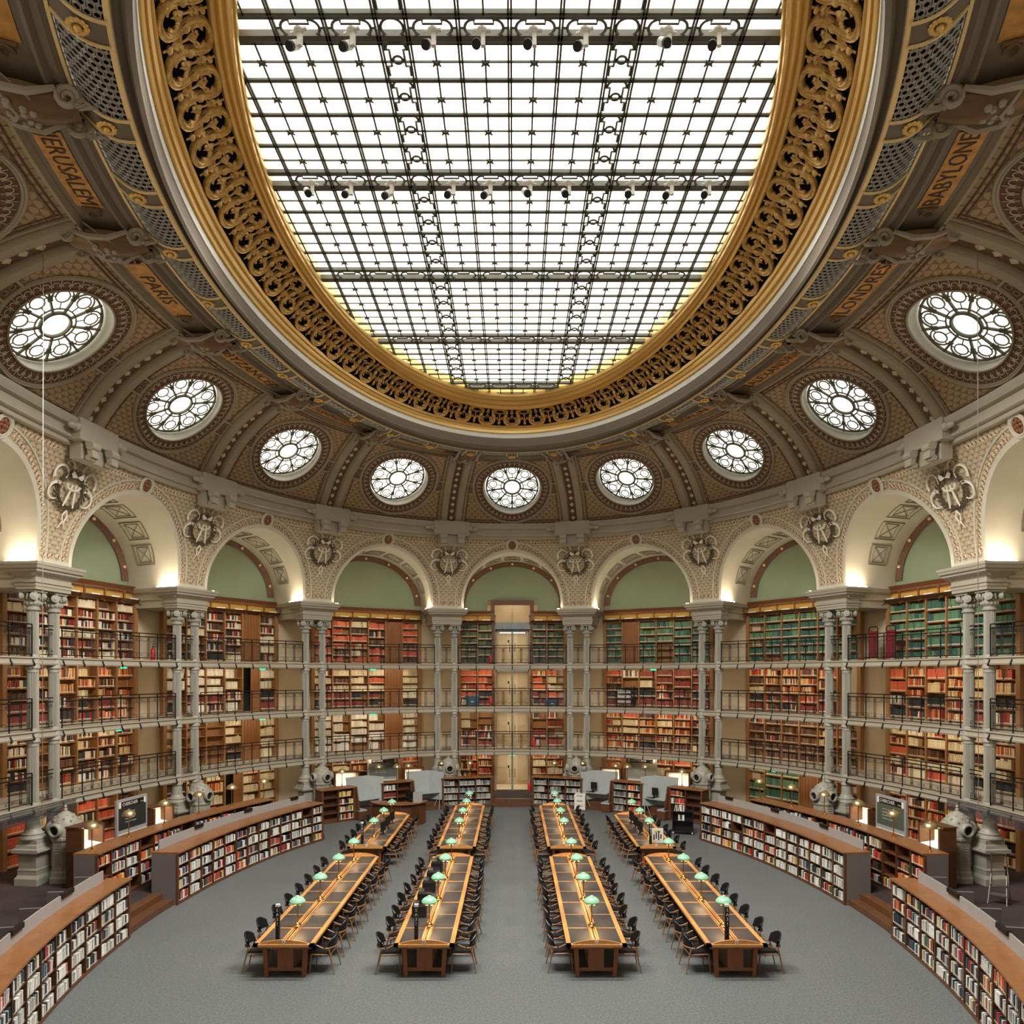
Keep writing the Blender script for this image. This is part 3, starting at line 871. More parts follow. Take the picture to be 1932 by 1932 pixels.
# arc-length table so that every motif has the same length
N_=1600; cum=[0]
for i in range(N_): cum.append(cum[-1]+(Vector(SP(-8+16*(i+1)/N_,.5))-Vector(SP(-8+16*i/N_,.5))).length)
TOT=cum[-1]
def u_of(l):
    l%=TOT; i=int(np.searchsorted(cum,l))-1; i=max(0,min(N_-1,i)); return -8+16*(i+(l-cum[i])/(cum[i+1]-cum[i]))/N_
PM=TOT/NM; WM=1.02
lace=WarpMB(lambda x,y,d:SP(u_of(x),y/WM,d))
for m in range(NM):
    if abs(u_of((m+.5)*PM))>6.6: continue
    X=m*PM
    n=34
    pts=[]
    for i in range(n+1):
        t=2*PI*i/n
        pts.append((X+PM*t/(2*PI)+.155*PM*math.sin(2*t),WM*.5-WM*.43*math.cos(t),.1))
    lace.ribbon(pts,.1,.05,(0,0,-1)) if False else None
    rr=[]
    for i,p in enumerate(pts):
        q0=Vector(pts[max(0,i-1)]);q1=Vector(pts[min(n,i+1)]); d=(q1-q0); d.z=0; d.normalize(); sd=Vector((d.y,-d.x,0))
        hw=.052
        rr.append([lace.P((p[0]+sd.x*hw*a,p[1]+sd.y*hw*a,b)) for a,b in((1,.0),(1,.09),(.65,.12),(.5,.1),(-.5,.1),(-.65,.12),(-1,.09),(-1,0))])
    for i in range(n):
        for j in range(7): lace.F(rr[i][j],rr[i][j+1],rr[i+1][j+1],rr[i+1][j])
    def spiral(cx,cy,r,a0,turn,w=.03,n=14):
        lace.tube([(cx+r*(1-.8*i/n)*math.cos(a0+turn*i/n),cy+r*(1-.8*i/n)*math.sin(a0+turn*i/n),.08) for i in range(n+1)],[w*(1-.4*i/n) for i in range(n+1)],4)
        lace.ball((cx,cy,.1),.035,6,4)
    def leaf(x,y,a,l,w):
        c,s=math.cos(a),math.sin(a)
        for e in(-.5,0,.5):
            c,s=math.cos(a+e*.9),math.sin(a+e*.9); L_=l*(1-.35*abs(e))
            a0=lace.P((x,y,.05)); a1=lace.P((x+c*L_*.5-s*w/2,y+s*L_*.5+c*w/2,.06)); a2=lace.P((x+c*L_,y+s*L_,.05)); a3=lace.P((x+c*L_*.5+s*w/2,y+s*L_*.5-c*w/2,.06)); tp=lace.P((x+c*L_*.55,y+s*L_*.55,.13))
            for q in((a0,a1),(a1,a2),(a2,a3),(a3,a0)): lace.F(q[0],q[1],tp)
    # lobe facing inner edge (centre X+PM/2) and lobe facing outer edge (centre X)
    for cx,sg in((X+PM*.5,1),(X,-1)):
        cy=WM*.5
        spiral(cx-.13,cy+sg*.17,.12,PI/2 if sg>0 else -PI/2,sg*4.6)
        spiral(cx+.13,cy+sg*.17,.12,PI/2 if sg>0 else -PI/2,-sg*4.6)
        leaf(cx,cy-sg*.32,sg*PI/2,.24,.06); leaf(cx,cy-sg*.02,sg*PI/2,.26,.06)
        leaf(cx-.05,cy-sg*.2,PI/2*sg+.9,.18,.05); leaf(cx+.05,cy-sg*.2,PI/2*sg-.9,.18,.05)
        lace.ball((cx,cy-sg*.34,.08),.06,8,4)
        lace.tube([(cx,cy-sg*.45,.05),(cx,cy+sg*.1,.06)],.022,4)
    for cx in(X+PM*.25,X+PM*.75):
        lace.ball((cx,WM*.5,.1),.085,8,4,(1,1,.6)); leaf(cx,WM*.3,-PI/2,.2,.06); leaf(cx,WM*.7,PI/2,.2,.06)
struct('trim_%d'%tn,lace,M['gold2'],True,'gilded openwork frieze of rolling acanthus scrolls'); tn+=1
zs=hz(5.13)
RS('trim_%d'%tn,[(5.55,2.72,li[2]-.02),(5.52,2.69,li[2]-.1),(5.49,2.67,li[2]-.1),(5.47,2.66,li[2]+.02),(5.42,2.64,li[2]-.02),(5.34,2.63,li[2]-.03),(5.3,2.61,li[2]+.06),(5.22,2.6,li[2]+.03),(5.16,2.58,li[2]+.02),(5.12,2.57,li[2]+.1),(5.08,2.56,zs-.02),(5.07,2.55,zs+.02),(5.07,2.55,zs+.5)],M['gold'],label='gilded inner moulding holding the skylight'); tn+=1
# ---------------- city names ----------------
for u0,nm in((-5,'JERUSALEM'),(-4,'PARIS'),(-3,'BYZANCE'),(-2,'WASHINGTON'),(2,'BERLIN'),(3,'ALEXANDRIE'),(4,'LONDRES'),(5,'BABYLONE'),(-6,None),(6,None),(1,None),(-1,None)):
    def NP(x,y,d,u0=u0):
        w=.5+y/.9          # w: 0 inner, 1 outer
        a=6.56+.21*w; b=3.96+.37*w
        Lw=(Vector(EL(u0+.5,a,b,2))-Vector(EL(u0-.5,a,b,2))).length
        X,Y=EL(u0+x/Lw,a,b,2); return (X,Y,ZV1+.02-d)
    Lw0=(Vector(EL(u0+.5,6.66,4.15,2))-Vector(EL(u0-.5,6.66,4.15,2))).length; wd=min(1.6 if nm and len(nm)>7 else 1.3,Lw0/2-.95)
    mb=MB(); mb.grid(lambda i,j:NP(-wd+2*wd*i,-.3+.6*j,.02),10,2)
    t=mk('name_panel',mb,M['nameband'])
    tag(t,('ochre frieze panel lettered '+nm) if nm else 'blank ochre frieze panel in ceiling bay %d %s of centre'%(abs(u0),'left' if u0<0 else 'right'),'panel','ochre panels with city names')
    for sg in(-1,1):
        mb=MB()
        c0=[(-.06,.18),(.1,.1),(.2,.0),(.1,-.1),(-.06,-.18)]
        mb.tube([NP(sg*(wd+.18+.14*math.cos(q)),.14*math.sin(q),.06) for q in [i*.55 for i in range(10)]],.03,5)
        mb.tube([NP(sg*(wd+.02),-.2+.4*i/6,.05) for i in range(7)],.03,5); mk('gilded_scroll',mb,M['bronze'],t,True)
    if nm:
        tm=text_mesh(nm,.56)
        xs=[v[0] for v in tm.v]; ext=max(xs)-min(xs); sc=min(1,1.9*wd/ext)
        mb=MB(); mb.f=[f[::-1] for f in tm.f]; mb.mi=tm.mi
        mb.v=[NP(v[0]*sc,-v[1],.03) for v in tm.v]
        mk('lettering',mb,M['ink'],t)
# ---------------- scroll consoles over the ribs ----------------
def console():
    a=MB(); b=MB()
    # local: x along ring, y towards the room centre (inward), z up; sits under the frieze
    prof=[]
    def body(i,j):
        y=-.25+1.65*i; q=math.sin(PI*min(1,max(0,i)))
        wd=.36+.12*math.sin(PI*i)-.12*i
        th=PI*j; return (wd*math.cos(th),y,-.1-(.16+.16*q)*math.sin(th))
    a.grid(body,10,8)
    def spiral(c,ax,r,w,turns=1.6,flip=1):
        pts=[]
        for i in range(22):
            q=2*PI*turns*i/21; rr=r*(1-.75*i/21)
            pts.append((c[0]+ax*0,c[1]+rr*math.cos(q)*flip,c[2]+rr*math.sin(q)))
        b.tube(pts,[w*(1-.5*i/21) for i in range(22)],6)
    for s in(-.36,.36):
        spiral((s,1.28,-.2),1,.2,.07); spiral((s,-.2,-.22),1,.17,.06,flip=-1)
        b.tube([(s,-.1,-.12),(s*1.25,.3,-.28),(s*1.3,.7,-.3),(s*1.1,1.1,-.1)],[.05,.07,.07,.05],6)
        # leaf tips
        for k in range(4): b.poly([(s,1.3+.05*k,-.3-.03*k),(s+.1,1.36+.1*k,-.34),(s,1.48+.09*k,-.3)],(0,0,1),.03)
    b.tube([(-.5,.1,-.1),(-.2,.35,-.38),(0,.45,-.42),(.2,.35,-.38),(.5,.1,-.1)],.035,6)
    b.tube([(.5,.2,0),(.3,.7,-.3),(0,.9,-.36)],.02,5)
    for i in range(10): b.ball((-.25+.055*i,.5+.2*math.sin(i*1.3),-.38),.07,6,4)
    return a,b
ca,cbm=console()
for k in range(-6,6):
    u=k+.5; x,y=EL(u,6.83,4.41,2)
    # frame: inward direction = towards ring inner side
    x2,y2=EL(u,6.43,3.78,2); inn=Vector((x2-x,y2-y,0)).normalized(); ax=Vector((inn.y,-inn.x,0))
    A=Matrix(((ax.x,inn.x,0,x),(ax.y,inn.y,0,y),(0,0,1,ZV1-.04),(0,0,0,1)))
    nm=pair_names.get(u,'near the top %s corner'%('left' if u<0 else 'right') if abs(u)<5 else 'in the top %s corner'%('left' if u<0 else 'right'))
    t=thing('scroll_console','bronze and grey cartouche above the vault ribs, %s'%nm,'ornament',M=A,group='cartouches between vault and grille')
    mk('cartouche',ca,M['bronze'],t,True); mk('scroll',cbm,M['stone2'],t,True)
# ---------------- skylight ----------------
SA,SB=5.10*U,2.58*U
pn=MB(); n=96; pz=zs+.42
NX,NY=6,10
c=pn.P((0,D0,pz)); o_=[pn.P((SB*math.sin(2*PI*i/n),D0+SA*math.cos(2*PI*i/n),pz)) for i in range(n)]
for i in range(n): pn.F(c,o_[i],o_[(i+1)%n])
sky=struct('window_1',pn,M['pane'],False,'large oval glazed skylight')
def inside(x,y,m=0): return (x/(SB-m))**2+((y-D0)/(SA-m))**2<=1
def xr(y):
    q=1-((y-D0)/SA)**2; return SB*math.sqrt(q) if q>0 else 0
def yr(x):
    q=1-(x/SB)**2; return SA*math.sqrt(q) if q>0 else 0
fr=MB(); g0=13.1; PR=.8815; BW=.527; PX=.907; zb=zs+.1
def barX(y,w,h,z=zb):
    r=xr(y)
    if r>.1: fr.bb(-r,r,y-w/2,y+w/2,z,z+h)
def barY(x,w,h,z=zb,y0=None,y1=None):
    r=yr(x)
    a,b=D0-r,D0+r
    if y0 is not None: a=max(a,y0); b=min(b,y1)
    if b>a: fr.bb(x-w/2,x+w/2,a,b,z,z+h)
gird=[g0+4.053*k for k in range(-2,5)]
xs=[0,PX,2*PX,2*PX+BW,3*PX+BW,4*PX+BW,5*PX+BW]
for x in sorted(set(xs+[-v for v in xs])):
    for d in(-.026,.026): barY(x+d,.036,.05)
mids=[PX*.5,PX*1.5,2*PX+BW+PX*.5,2*PX+BW+PX*1.5,2*PX+BW+PX*2.5,2*PX+BW+PX*3.5]
for gy in gird:
    for d in(-BW/2,BW/2):
        for e in(-.04,.04): barX(gy+d+e,.05,.08,zb)
    barX(gy+BW/2-.1,.07,.12,zb)
    for r_ in range(1,4):
        yy=gy+BW/2+PR*r_
        for e in(-.024,.024): barX(yy+e,.034,.04)
    for r_ in range(4):
        yy=gy+BW/2+PR*(r_+.5); barX(yy,.03,.03)
    for m in mids:
        for sg in(-1,1): barY(sg*m,.034,.03,zb,gy+BW/2,gy+BW/2+4*PR)
mk('glazing_bar',fr,M['barm'],sky)
cl=MB()
for gy in gird:
    for r_ in range(4):
        yy=gy+BW/2+PR*(r_+.5)
        for m in mids:
            for sg in(-1,1):
                if inside(sg*m,yy,.2):
                    cl.box((sg*m,yy,zb-.01),(.13,.07,.05))
                    for a in(.7,2.4,-.7,-2.4):
                        cl.tube([(sg*m,yy,zb),(sg*m+.1*math.cos(a),yy+.1*math.sin(a),zb-.02)],.018,5)
mk('pane_clamp',cl,M['barm'],sky)
orn=MB()
def circ(cx,cy,r,a0=0,a1=2*PI,n=20,t=.027):
    orn.tube([(cx+r*math.cos(a0+(a1-a0)*i/n),cy+r*math.sin(a0+(a1-a0)*i/n),zb+.03) for i in range(n+1)],t,4)
for gy in gird:
    # ornaments along the lengthways bands
    for sg in(-1,1):
        cx=sg*(2*PX+BW/2)
        for r_ in range(4):
            cy=gy+BW/2+PR*(r_+.5)
            if not inside(cx,cy,.4): continue
            circ(cx,cy-.02,.085)
            circ(cx,cy+.12,.19,PI*1.02,PI*1.98) if False else None
            circ(cx,cy-.25,.19,PI,2*PI)
            for q in(-1,1):
                orn.tube([(cx+q*.2,cy+.34,zb+.03),(cx+q*.2,cy+.12,zb+.03),(cx+q*.13,cy+.12,zb+.03),(cx+q*.13,cy-.25,zb+.03),(cx+q*.22,cy-.25,zb+.03),(cx+q*.22,cy-.4,zb+.03)],.023,4)
        if inside(cx,gy,.4): circ(cx,gy,.2)
    for sg in(-1,1):
        for m in mids:
            if inside(sg*m,gy,.3):
                cx=sg*m
                for q in(-1,1):
                    circ(cx+q*.17,gy,.17,-PI/2 if q>0 else PI/2,PI/2 if q>0 else 3*PI/2,10)
                    orn.tube([(cx+q*.17,gy-.17,zb+.03),(cx+q*.17,gy-.08,zb+.03),(cx,gy-.08,zb+.03)],.023,4)
                orn.tube([(cx-.17,gy+.17,zb+.03),(cx+.17,gy+.17,zb+.03)],.02,4)
                for q in(-1,1): orn.tube([(cx+q*.34,gy,zb+.03),(cx+q*.45,gy,zb+.03)],.023,4)
mk('skylight_ornament',orn,M['barm'],sky)
# ring beam closing the skylight to the gilding
# spotlights on the first two girders
def spot():
    a=MB(); b=MB(); c=MB()
    a.box((0,0,-.02),(.3,.06,.03)); a.lathe([(.07,-.06),(.09,-.03),(.09,0)],12); a.box((.02,0,-.17),(.07,.07,.22))
    b.M=Matrix.Translation((-.09,-.03,-.26))@Matrix.Rotation(R_(-48),4,'X'); b.lathe([(.05,-.12),(.075,-.1),(.075,.14),(.05,.16)],14)
    c.M=b.M; c.lathe([(.02,-.15),(.075,-.15),(.08,-.08)],14)
    return a,b,c
sp=spot(); cnt=0
for gi_,(gy,rowname) in enumerate(((g0,'nearer'),(g0+4.053,'farther'))):
    lst=[-v for v in mids[::-1]]+mids
    lst=[m for m in lst if inside(m,gy,.25)]
    for i,m in enumerate(lst):
        mm=Matrix.Translation((m+rng.uniform(-.04,.04),gy-.02,zb-.02))@Matrix.Rotation(rng.uniform(-.5,.5),4,'Z')@Matrix.Diagonal((1.05,1.05,1.05,1))
        t=thing('spotlight','white spotlight with black lens under the %s skylight girder, %s from left'%(rowname,['first','second','third','fourth','fifth','sixth','seventh','eighth','ninth','tenth','eleventh','twelfth'][i]),'spotlight',M=mm,group='spotlights under the skylight')
        l=bpy.data.lights.new('skylight_fill','SPOT'); l.energy=SPOTW; l.color=(1,.95,.86); l.spot_size=R_(160); l.spot_blend=.5; l.shadow_soft_size=.35  # broad fill added below each fitting, makes up for the toned-down skylight
        lo_=bpy.data.objects.new('skylight_fill',l); COL.objects.link(lo_); lo_.location=(m,gy,zb-.75)
        mk('bracket',sp[0],M['white'],t); mk('housing',sp[1],M['white'],t,True); mk('lens',sp[2],M['black'],t,True)
# unseen opaque slab added above everything so that no stray light leaks in
mb=MB(); mb.bb(-17,17,-3,42,20.6,20.7); struct('ceiling',mb,M['stone'],label='unseen slab added above the skylight to keep stray light out')
# ---------------- cast-iron columns ----------------
ZE=hz(1.144)   # top of capital
DZ=DECK
def shaft_mesh():
    mb=MB(); n=24
    def fl(z0,z1,r):
        rr=[]
        for z in(z0,z1):
            ring=[]
            for i in range(n*2):
                a=PI*i/n; q=r*(1 if i%2==0 else .86); ring.append(mb.P((q*math.cos(a),q*math.sin(a),z)))
            rr.append(ring)
        mb.br(rr[0],rr[1])
    segs=[(DZ[0][1]+.1,DZ[1][0]-.22),(DZ[1][1]+.1,DZ[2][0]-.22),(DZ[2][1]+.1,hz(.86))]
    for z0,z1 in segs:
        fl(z0,z1,.158); mb.lathe([(.172,z0-.1),(.172,z0)],n); mb.lathe([(.165,z1),(.165,z1+.22)],n)
    for z0,z1 in DZ:
        mb.lathe([(.165,z0-.14),(.2,z0-.1),(.2,z0-.05),(.18,z0-.02),(.18,z1+.06),(.165,z1+.1)],n)
    mb.lathe([(.2,1.98),(.19,2.1),(.175,2.3)],n)
    return mb
def capital_mesh():
    mb=MB(); z=hz(.86)
    mb.lathe([(.16,z),(.2,z+.03),(.2,z+.07),(.17,z+.09),(.17,z+.14),(.21,z+.17),(.235,z+.24),(.2,z+.3),(.18,z+.33),(.2,z+.42)],20)
    for i in range(14):
        a=2*PI*i/14; mb.ball((.215*math.cos(a),.215*math.sin(a),z+.23),.04,6,4,(1,1,1.4))
    mb.bb(-.27,.27,-.27,.27,ZE-.07,ZE)
    for sx in(-1,1):
        for sy in(-1,1):
            mb.M=Matrix.Translation((sx*.2,sy*.2,ZE-.19))@Matrix.Rotation(PI/2,4,'X')@Matrix.Rotation(-sx*sy*PI/5,4,'Y')
            for rr,w in((.12,.05),(.085,.065),(.045,.08)): mb.lathe([(rr,-w),(rr,w)],12)
            mb.M=None
    for a in(0,PI/2,PI,-PI/2):
        for k in range(3): mb.ball(((.2+.02*k)*math.cos(a),(.2+.02*k)*math.sin(a),ZE-.14-.06*k),.05-.008*k,6,4)
    return mb
def base_mesh():
    mb=MB(); 
    mb.lathe([(.33,1.66),(.35,1.7),(.33,1.76),(.28,1.78),(.28,1.8),(.3,1.83),(.24,1.88),(.2,1.98)],20)
    return mb
SH,CPm,BS=shaft_mesh(),capital_mesh(),base_mesh()
def pedestal_mesh():
    mb=MB()
    mb.sq([(.75,.36,RZ),(.75,.36,RZ+.2),(.72,.33,RZ+.25),(.69,.3,RZ+.3),(.69,.3,RZ+.42),(.7,.31,RZ+.44),(.67,.28,RZ+.5),(.67,.28,1.22),(.74,.35,1.25),(.8,.41,1.3),(.8,.41,1.4),(.74,.35,1.42),(.72,.33,1.52),(.68,.31,1.54),(.68,.31,1.66)])
    for x in np.arange(-.75,.76,.1): mb.ball((x,-.42,1.34),.04,6,4)
    return mb
PD=pedestal_mesh()
def entab():
    mb=MB(); z=ZE
    mb.sq([(.74,.32,z),(.74,.32,z+.1),(.76,.34,z+.1),(.76,.34,z+.2),(.79,.37,z+.2),(.79,.37,z+.25),(.75,.33,z+.27),(.75,.33,z+.36),(.8,.38,z+.42),(.92,.5,z+.5),(.94,.52,z+.52),(.94,.52,z+.56),(1.0,.58,z+.6),(1.02,.6,z+.68),(1.04,.62,z+.7),(1.04,.62,ZL)])
    for i in range(15):
        x=-.84+.12*i; mb.hexa([(x-.03,-.34,z+.38),(x+.03,-.34,z+.38),(x+.03,-.3,z+.38),(x-.03,-.3,z+.38)],[(x-.04,-.53,z+.5),(x+.04,-.53,z+.5),(x+.04,-.3,z+.5),(x-.04,-.3,z+.5)])
    for i in range(24): mb.ball((-.74+.0643*i,-.36,z+.22),.025,5,3)
    return mb
EN=entab()
def beam():
    mb=MB()
    # returns running from the block back to the outer wall
    mb.sq([(.72,.9,ZE+.05),(.72,.9,ZE+.3),(.78,.9,ZE+.34),(.78,.9,ZE+.42),(.74,.9,ZE+.44),(.74,.9,ZL-.22),(.84,.9,ZL-.14),(.88,.9,ZL)],c=(0,1.24,0))
    return mb
BE=beam()
def kiosk():
    body=MB(); dome=MB(); ports=[]; darks=[]
    n=8; ph=PI/8
    z0=RZ
    body.lathe([(.47,z0),(.47,z0+.14),(.43,z0+.2),(.42,z0+.3),(.38,z0+.36),(.38,z0+1.2),(.42,z0+1.26),(.42,z0+1.32),(.4,z0+1.36)],n,ph=ph)
    for i in range(n):
        a=2*PI*i/n
        body.M=Matrix.Rotation(a,4,'Z')@Matrix.Translation((.352,0,0))
        body.tube([(0,-.1,z0+.5),(0,.1,z0+.5),(0,.1,z0+1.1),(0,-.1,z0+1.1)],.012,4,closed=True)
        for r in range(7):
            for c in(-1,0,1): body.ball((.0,c*.055,z0+.56+.08*r),.024,6,3)
        body.M=None
    dome.lathe([(.4,z0+1.36),(.41,z0+1.5),(.4,z0+1.68),(.34,z0+1.84),(.24,z0+1.97),(.12,z0+2.06),(.05,z0+2.1),(.06,z0+2.14),(.03,z0+2.18),(.05,z0+2.22),(.005,z0+2.3)],16)
    for i in range(26):
        a=2.4*i; h=.4+.02*i; t=.35+.95*i/26
        rr=.41*math.cos(t)+.0; dome.ball((rr*math.cos(a),rr*math.sin(a),z0+1.56+.48*math.sin(t)*.98),.045,6,3)
    for i in range(4):
        a=-PI/2+PI/2*i
        A=Matrix.Rotation(a,4,'Z')@Matrix.Translation((.39,0,z0+1.58))@Matrix.Rotation(PI/2,4,'Y')
        port=MB(); dark=MB(); ports.append(port); darks.append(dark)
        port.M=A; port.lathe([(.19,-.12),(.21,0),(.21,.08),(.18,.12),(.14,.12),(.14,.0)],24,cap=False)
        dark.M=A; dark.lathe([(.001,.03),(.14,.03)],20,cap=False)
    return body,dome,ports,darks
KB=kiosk()
sideword={-1:'left',1:'right'}
def pname(u):
    n={.5:'nearest the central doorway',1.5:'second from the central doorway',2.5:'third from the central doorway',3.5:'nearest the picture edge'}[abs(u)]
    return '%s side, pair %s'%(sideword[1 if u>0 else -1],n)
for k in range(-5,5):
    u=k+.5
    if abs(u)>4: 
        for s in(-.43,.43):
            A=MAT(u,0,0,s); mb=MB(); mb.v=SH.v[:];mb.f=SH.f[:];mb.mi=SH.mi[:]
        continue
    A0=MAT(u,-.02)
    t=thing('entablature_block','carved grey impost block under two arches, %s'%pname(u),'impost',M=A0,group='impost blocks over the column pairs')
    mk('moulded_block',EN,M['stone2'],t); mk('return_beam',BE,M['stone2'],t)
    t=thing('column_pedestal','square grey pedestal under two columns, %s'%pname(u),'pedestal',M=A0,group='pedestals of the column pairs')
    mk('plinth',PD,M['iron'],t)
    for s in(-.43,.43):
        w='left' if s<0 else 'right'
        t=thing('cast_iron_column','%s of two fluted grey columns, %s'%(w,pname(u)),'column',M=MAT(u,0,0,s),group='fluted iron columns')
        mk('shaft',SH,M['iron'],t,True); mk('capital',CPm,M['iron'],t,True); mk('base',BS,M['iron'],t,True)
    t=thing('vent_kiosk','grey octagonal cast-iron air vent with portholes, %s'%pname(u),'vent',M=MAT(u,-.72),group='cast-iron air vents before the columns')
    mk('octagonal_body',KB[0],M['iron'],t); mk('dome',KB[1],M['iron'],t,True); 
    for q in range(4):
        mk('porthole_rim',KB[2][q],M['iron'],t,True); mk('porthole_glass',KB[3][q],M['void'],t)
# piers of the side bays outside the frame and behind the camera: plain blocks close the arcade
mb=MB()
for k in range(-8,8):
    u=k+.5
    if abs(u)>4:
        mb.M=MAT(u,-.02); b=len(mb.v)
        mb.sq([(.74,.32,ZE),(.8,.38,ZE+.4),(1.04,.62,ZL)]); mb.sq([(.74,.9,ZE+.05),(.88,.9,ZL)],c=(0,1.24,0))
        for s in(-.43,.43): mb.lathe([(.16,RZ),(.16,ZE)],12,(s,0,0))
struct('trim_%d'%tn,mb,M['stone2'],label='impost blocks and columns of the bays beside the viewpoint'); tn+=1
# LED strips that glow on the imposts
led=MB()
for k in range(-4,4):
    u=k+.5; led.M=MAT(u,-.02)
    for s in(-1,1): led.bb(s*.96-.04,s*.96+.04,-.45,.45,ZL,ZL+.035)
t=mk('led_strip',led,M['led']); tag(t,'warm light strips lying on the impost ledges between arches','light',kind='stuff')
# ---------------- railings ----------------
def rail_mesh(ua,ub,z,d=-.12,posts=6,n=24,hook=True):
    fr=MB(); wi=MB(); uv=[]
    def P(i,h,o=0): 
        x,y=OFF(ua+(ub-ua)*i,d+o); return (x,y,z+h)
    L=(Vector(P(0,0))-Vector(P(1,0))).length
    fr.tube([P(i/n,.98) for i in range(n+1)],.02,5)
    fr.tube([P(i/n,.86) for i in range(n+1)],.02,5)
    fr.tube([P(i/n,.1) for i in range(n+1)],.016,4)
    pos=[]
    for k in range(posts+1):
        i=k/posts; po=MB(); pos.append(po)
        po.tube([P(i,.98),P(i,.0),P(i,-.12,-.06),P(i,-.2,-.1),P(i,-.24,-.07)],.022,6)
        po.ball(P(i,.86),.035,6,4); po.ball(P(i,-.23,-.08),.035,6,4)
    for k in range(posts):
        for q in(-.045,0,.045):
            i=(k+.5)/posts+q/L; fr.tube([P(i,.12),P(i,.84)],.009,4,cap=False)
        for q,h in((.13,.76),(.5,.76),(.87,.76),(.13,.2),(.5,.2),(.87,.2)):
            i=(k+q)/posts; c=Vector(P(i,h)); t,_=TN(ua+(ub-ua)*i)
            fr.tube([(c.x+t.x*.035*math.cos(a),c.y+t.y*.035*math.cos(a),c.z+.035*math.sin(a)) for a in [2*PI*m/8 for m in range(8)]],.007,3,closed=True)
        fr.tube([P((k+j/4)/posts,.7) for j in range(5)],.007,3,cap=False)
        fr.tube([P((k+j/4)/posts,.27) for j in range(5)],.007,3,cap=False)
    wi.grid(lambda i,j:P(i,.12+.72*j,.01),n,1)
    wi.uv=[(i*L/n,.72*j) for i in range(n+1) for j in range(2)]
    return fr,pos,wi
floors_=['lowest','middle','top']
def bayname(u):
    if u==0: return 'in the central bay'
    n={1:'first',2:'second',3:'third',4:'fourth'}[abs(u)]
    return 'in the %s bay %s of centre'%(n,'left' if u<0 else 'right')
for k,(z0,z1) in enumerate(DECK):
    for u0 in range(-4,5):
        du=.5-.62/pitch(u0)
        fr,po,wi=rail_mesh(u0-du,u0+du,z1)
        t=thing('gallery_railing','black iron railing on the %s gallery %s'%(floors_[k],bayname(u0)),'railing',group='gallery railings of the bays')
        mk('frame',fr,M['railiron'],t)
        for p_ in po: mk('post',p_,M['railiron'],t)
        mk('wire_mesh',wi,M['mesh'],t)
    for q in range(-4,4):
        u=q+.5; e=.24/pitch(round(u))
        fr,po,wi=rail_mesh(u-e,u+e,z1,posts=1,n=4)
        t=thing('short_railing','short railing between two columns, %s gallery, %s'%(floors_[k],pname(u)),'railing',group='short railings between paired columns')
        mk('frame',fr,M['railiron'],t); mk('wire_mesh',wi,M['mesh'],t)
# ---------------- gallery bookcases and books ----------------
BK=MB(); BK.uv=[]
FR=None
def book(mb,x,y,z,w,h,d,col,lean=0,flat=False):
    # spine faces -y ; local frame in mb.M
    mb.col=col; b=len(mb.v)
    sh=h*math.tan(lean) if lean else 0
    for zz,o in((0,0),(h,sh)):
        for xx,yy in((0,0),(w,0),(w,d),(0,d)): mb.P((x+xx+o,y+yy,z+zz))
    for q in((0,1,5,4),(1,2,6,5),(3,0,4,7),(4,5,6,7)): mb.F(*[b+i for i in q])
    mb.uv+= [(0,0),(1,0),(2,0),(2,0),(0,1),(1,1),(2,2),(2,2)]
PAL={
 'mix':[(230,222,200),(40,40,46),(150,40,34),(34,60,66),(206,190,150),(176,80,40),(60,66,60),(226,226,220),(120,30,40),(70,50,40)],
 'red':[(212,98,66),(220,112,72),(204,88,58),(226,124,84),(210,100,70)],
 'dred':[(138,56,48),(154,62,50),(118,46,42),(130,62,50)],
 'green':[(74,116,92),(92,132,104),(60,100,86),(110,140,104),(56,96,92)],
 'dgreen':[(58,80,56),(84,100,58),(46,68,60),(100,110,70),(40,60,54)],
 'cream':[(222,206,170),(232,220,190),(206,188,150),(228,212,180)],
 'white':[(230,226,214),(220,216,206),(238,234,222),(206,200,190)],
 'dark':[(36,38,44),(50,48,46),(28,36,40),(64,56,50),(44,52,56)],
 'warm':[(206,120,60),(226,206,160),(190,70,40),(160,56,40),(214,190,140),(90,50,36)],
 'brown':[(96,60,40),(120,80,54),(80,52,44),(134,100,70),(70,48,42)],
 'mod':[(226,226,222),(240,238,232),(40,42,48),(70,72,78),(200,200,196),(150,150,150),(180,60,50),(210,196,150),(60,90,110),(30,30,34)],
 'modw':[(232,232,228),(240,240,234),(210,208,202),(180,178,172),(60,60,64)],
 'modr':[(190,60,50),(226,226,222),(214,120,60),(40,42,48),(200,80,70),(226,200,120),(60,100,80)],
 'media':[(150,150,146),(120,120,118),(176,174,168),(96,96,98)],
}
def fill(mb,x0,x1,y,z,hmax,pal,wmin=.022,wmax=.05,dep=.2,full=.97,jit=.12,leanp=.03,uni=False,cb=None):
    x=x0+.01; end=x0+(x1-x0)*full; pl=PAL[pal]; cur=rng.choice(pl); hh=hmax*rng.uniform(.72,.88); n=0
    while True:
        if rng.random()<.25 or not uni and rng.random()<.6: cur=rng.choice(pl)
        if rng.random()<.08: hh=hmax*rng.uniform(.66,.9)
        w=rng.uniform(wmin,wmax) if not uni else (wmin+wmax)/2
        if x+w>end: break
        h=hh*(1-rng.random()*jit) if not uni else hh
        j=rng.uniform(.9,1.1); c=tuple(min(1,v*j) for v in lin(cur))
        l=0
        if rng.random()<leanp and x+w+h*.2<end: l=.17
        if cb: cb(x,y+rng.uniform(0,.015),z,w,h,dep,c,l,n,cur)
        else: book(mb,x,y+rng.uniform(0,.015),z,w,h,dep,c,l)
        x+=w+(.0015); n+=1
        if l: x+=h*.17
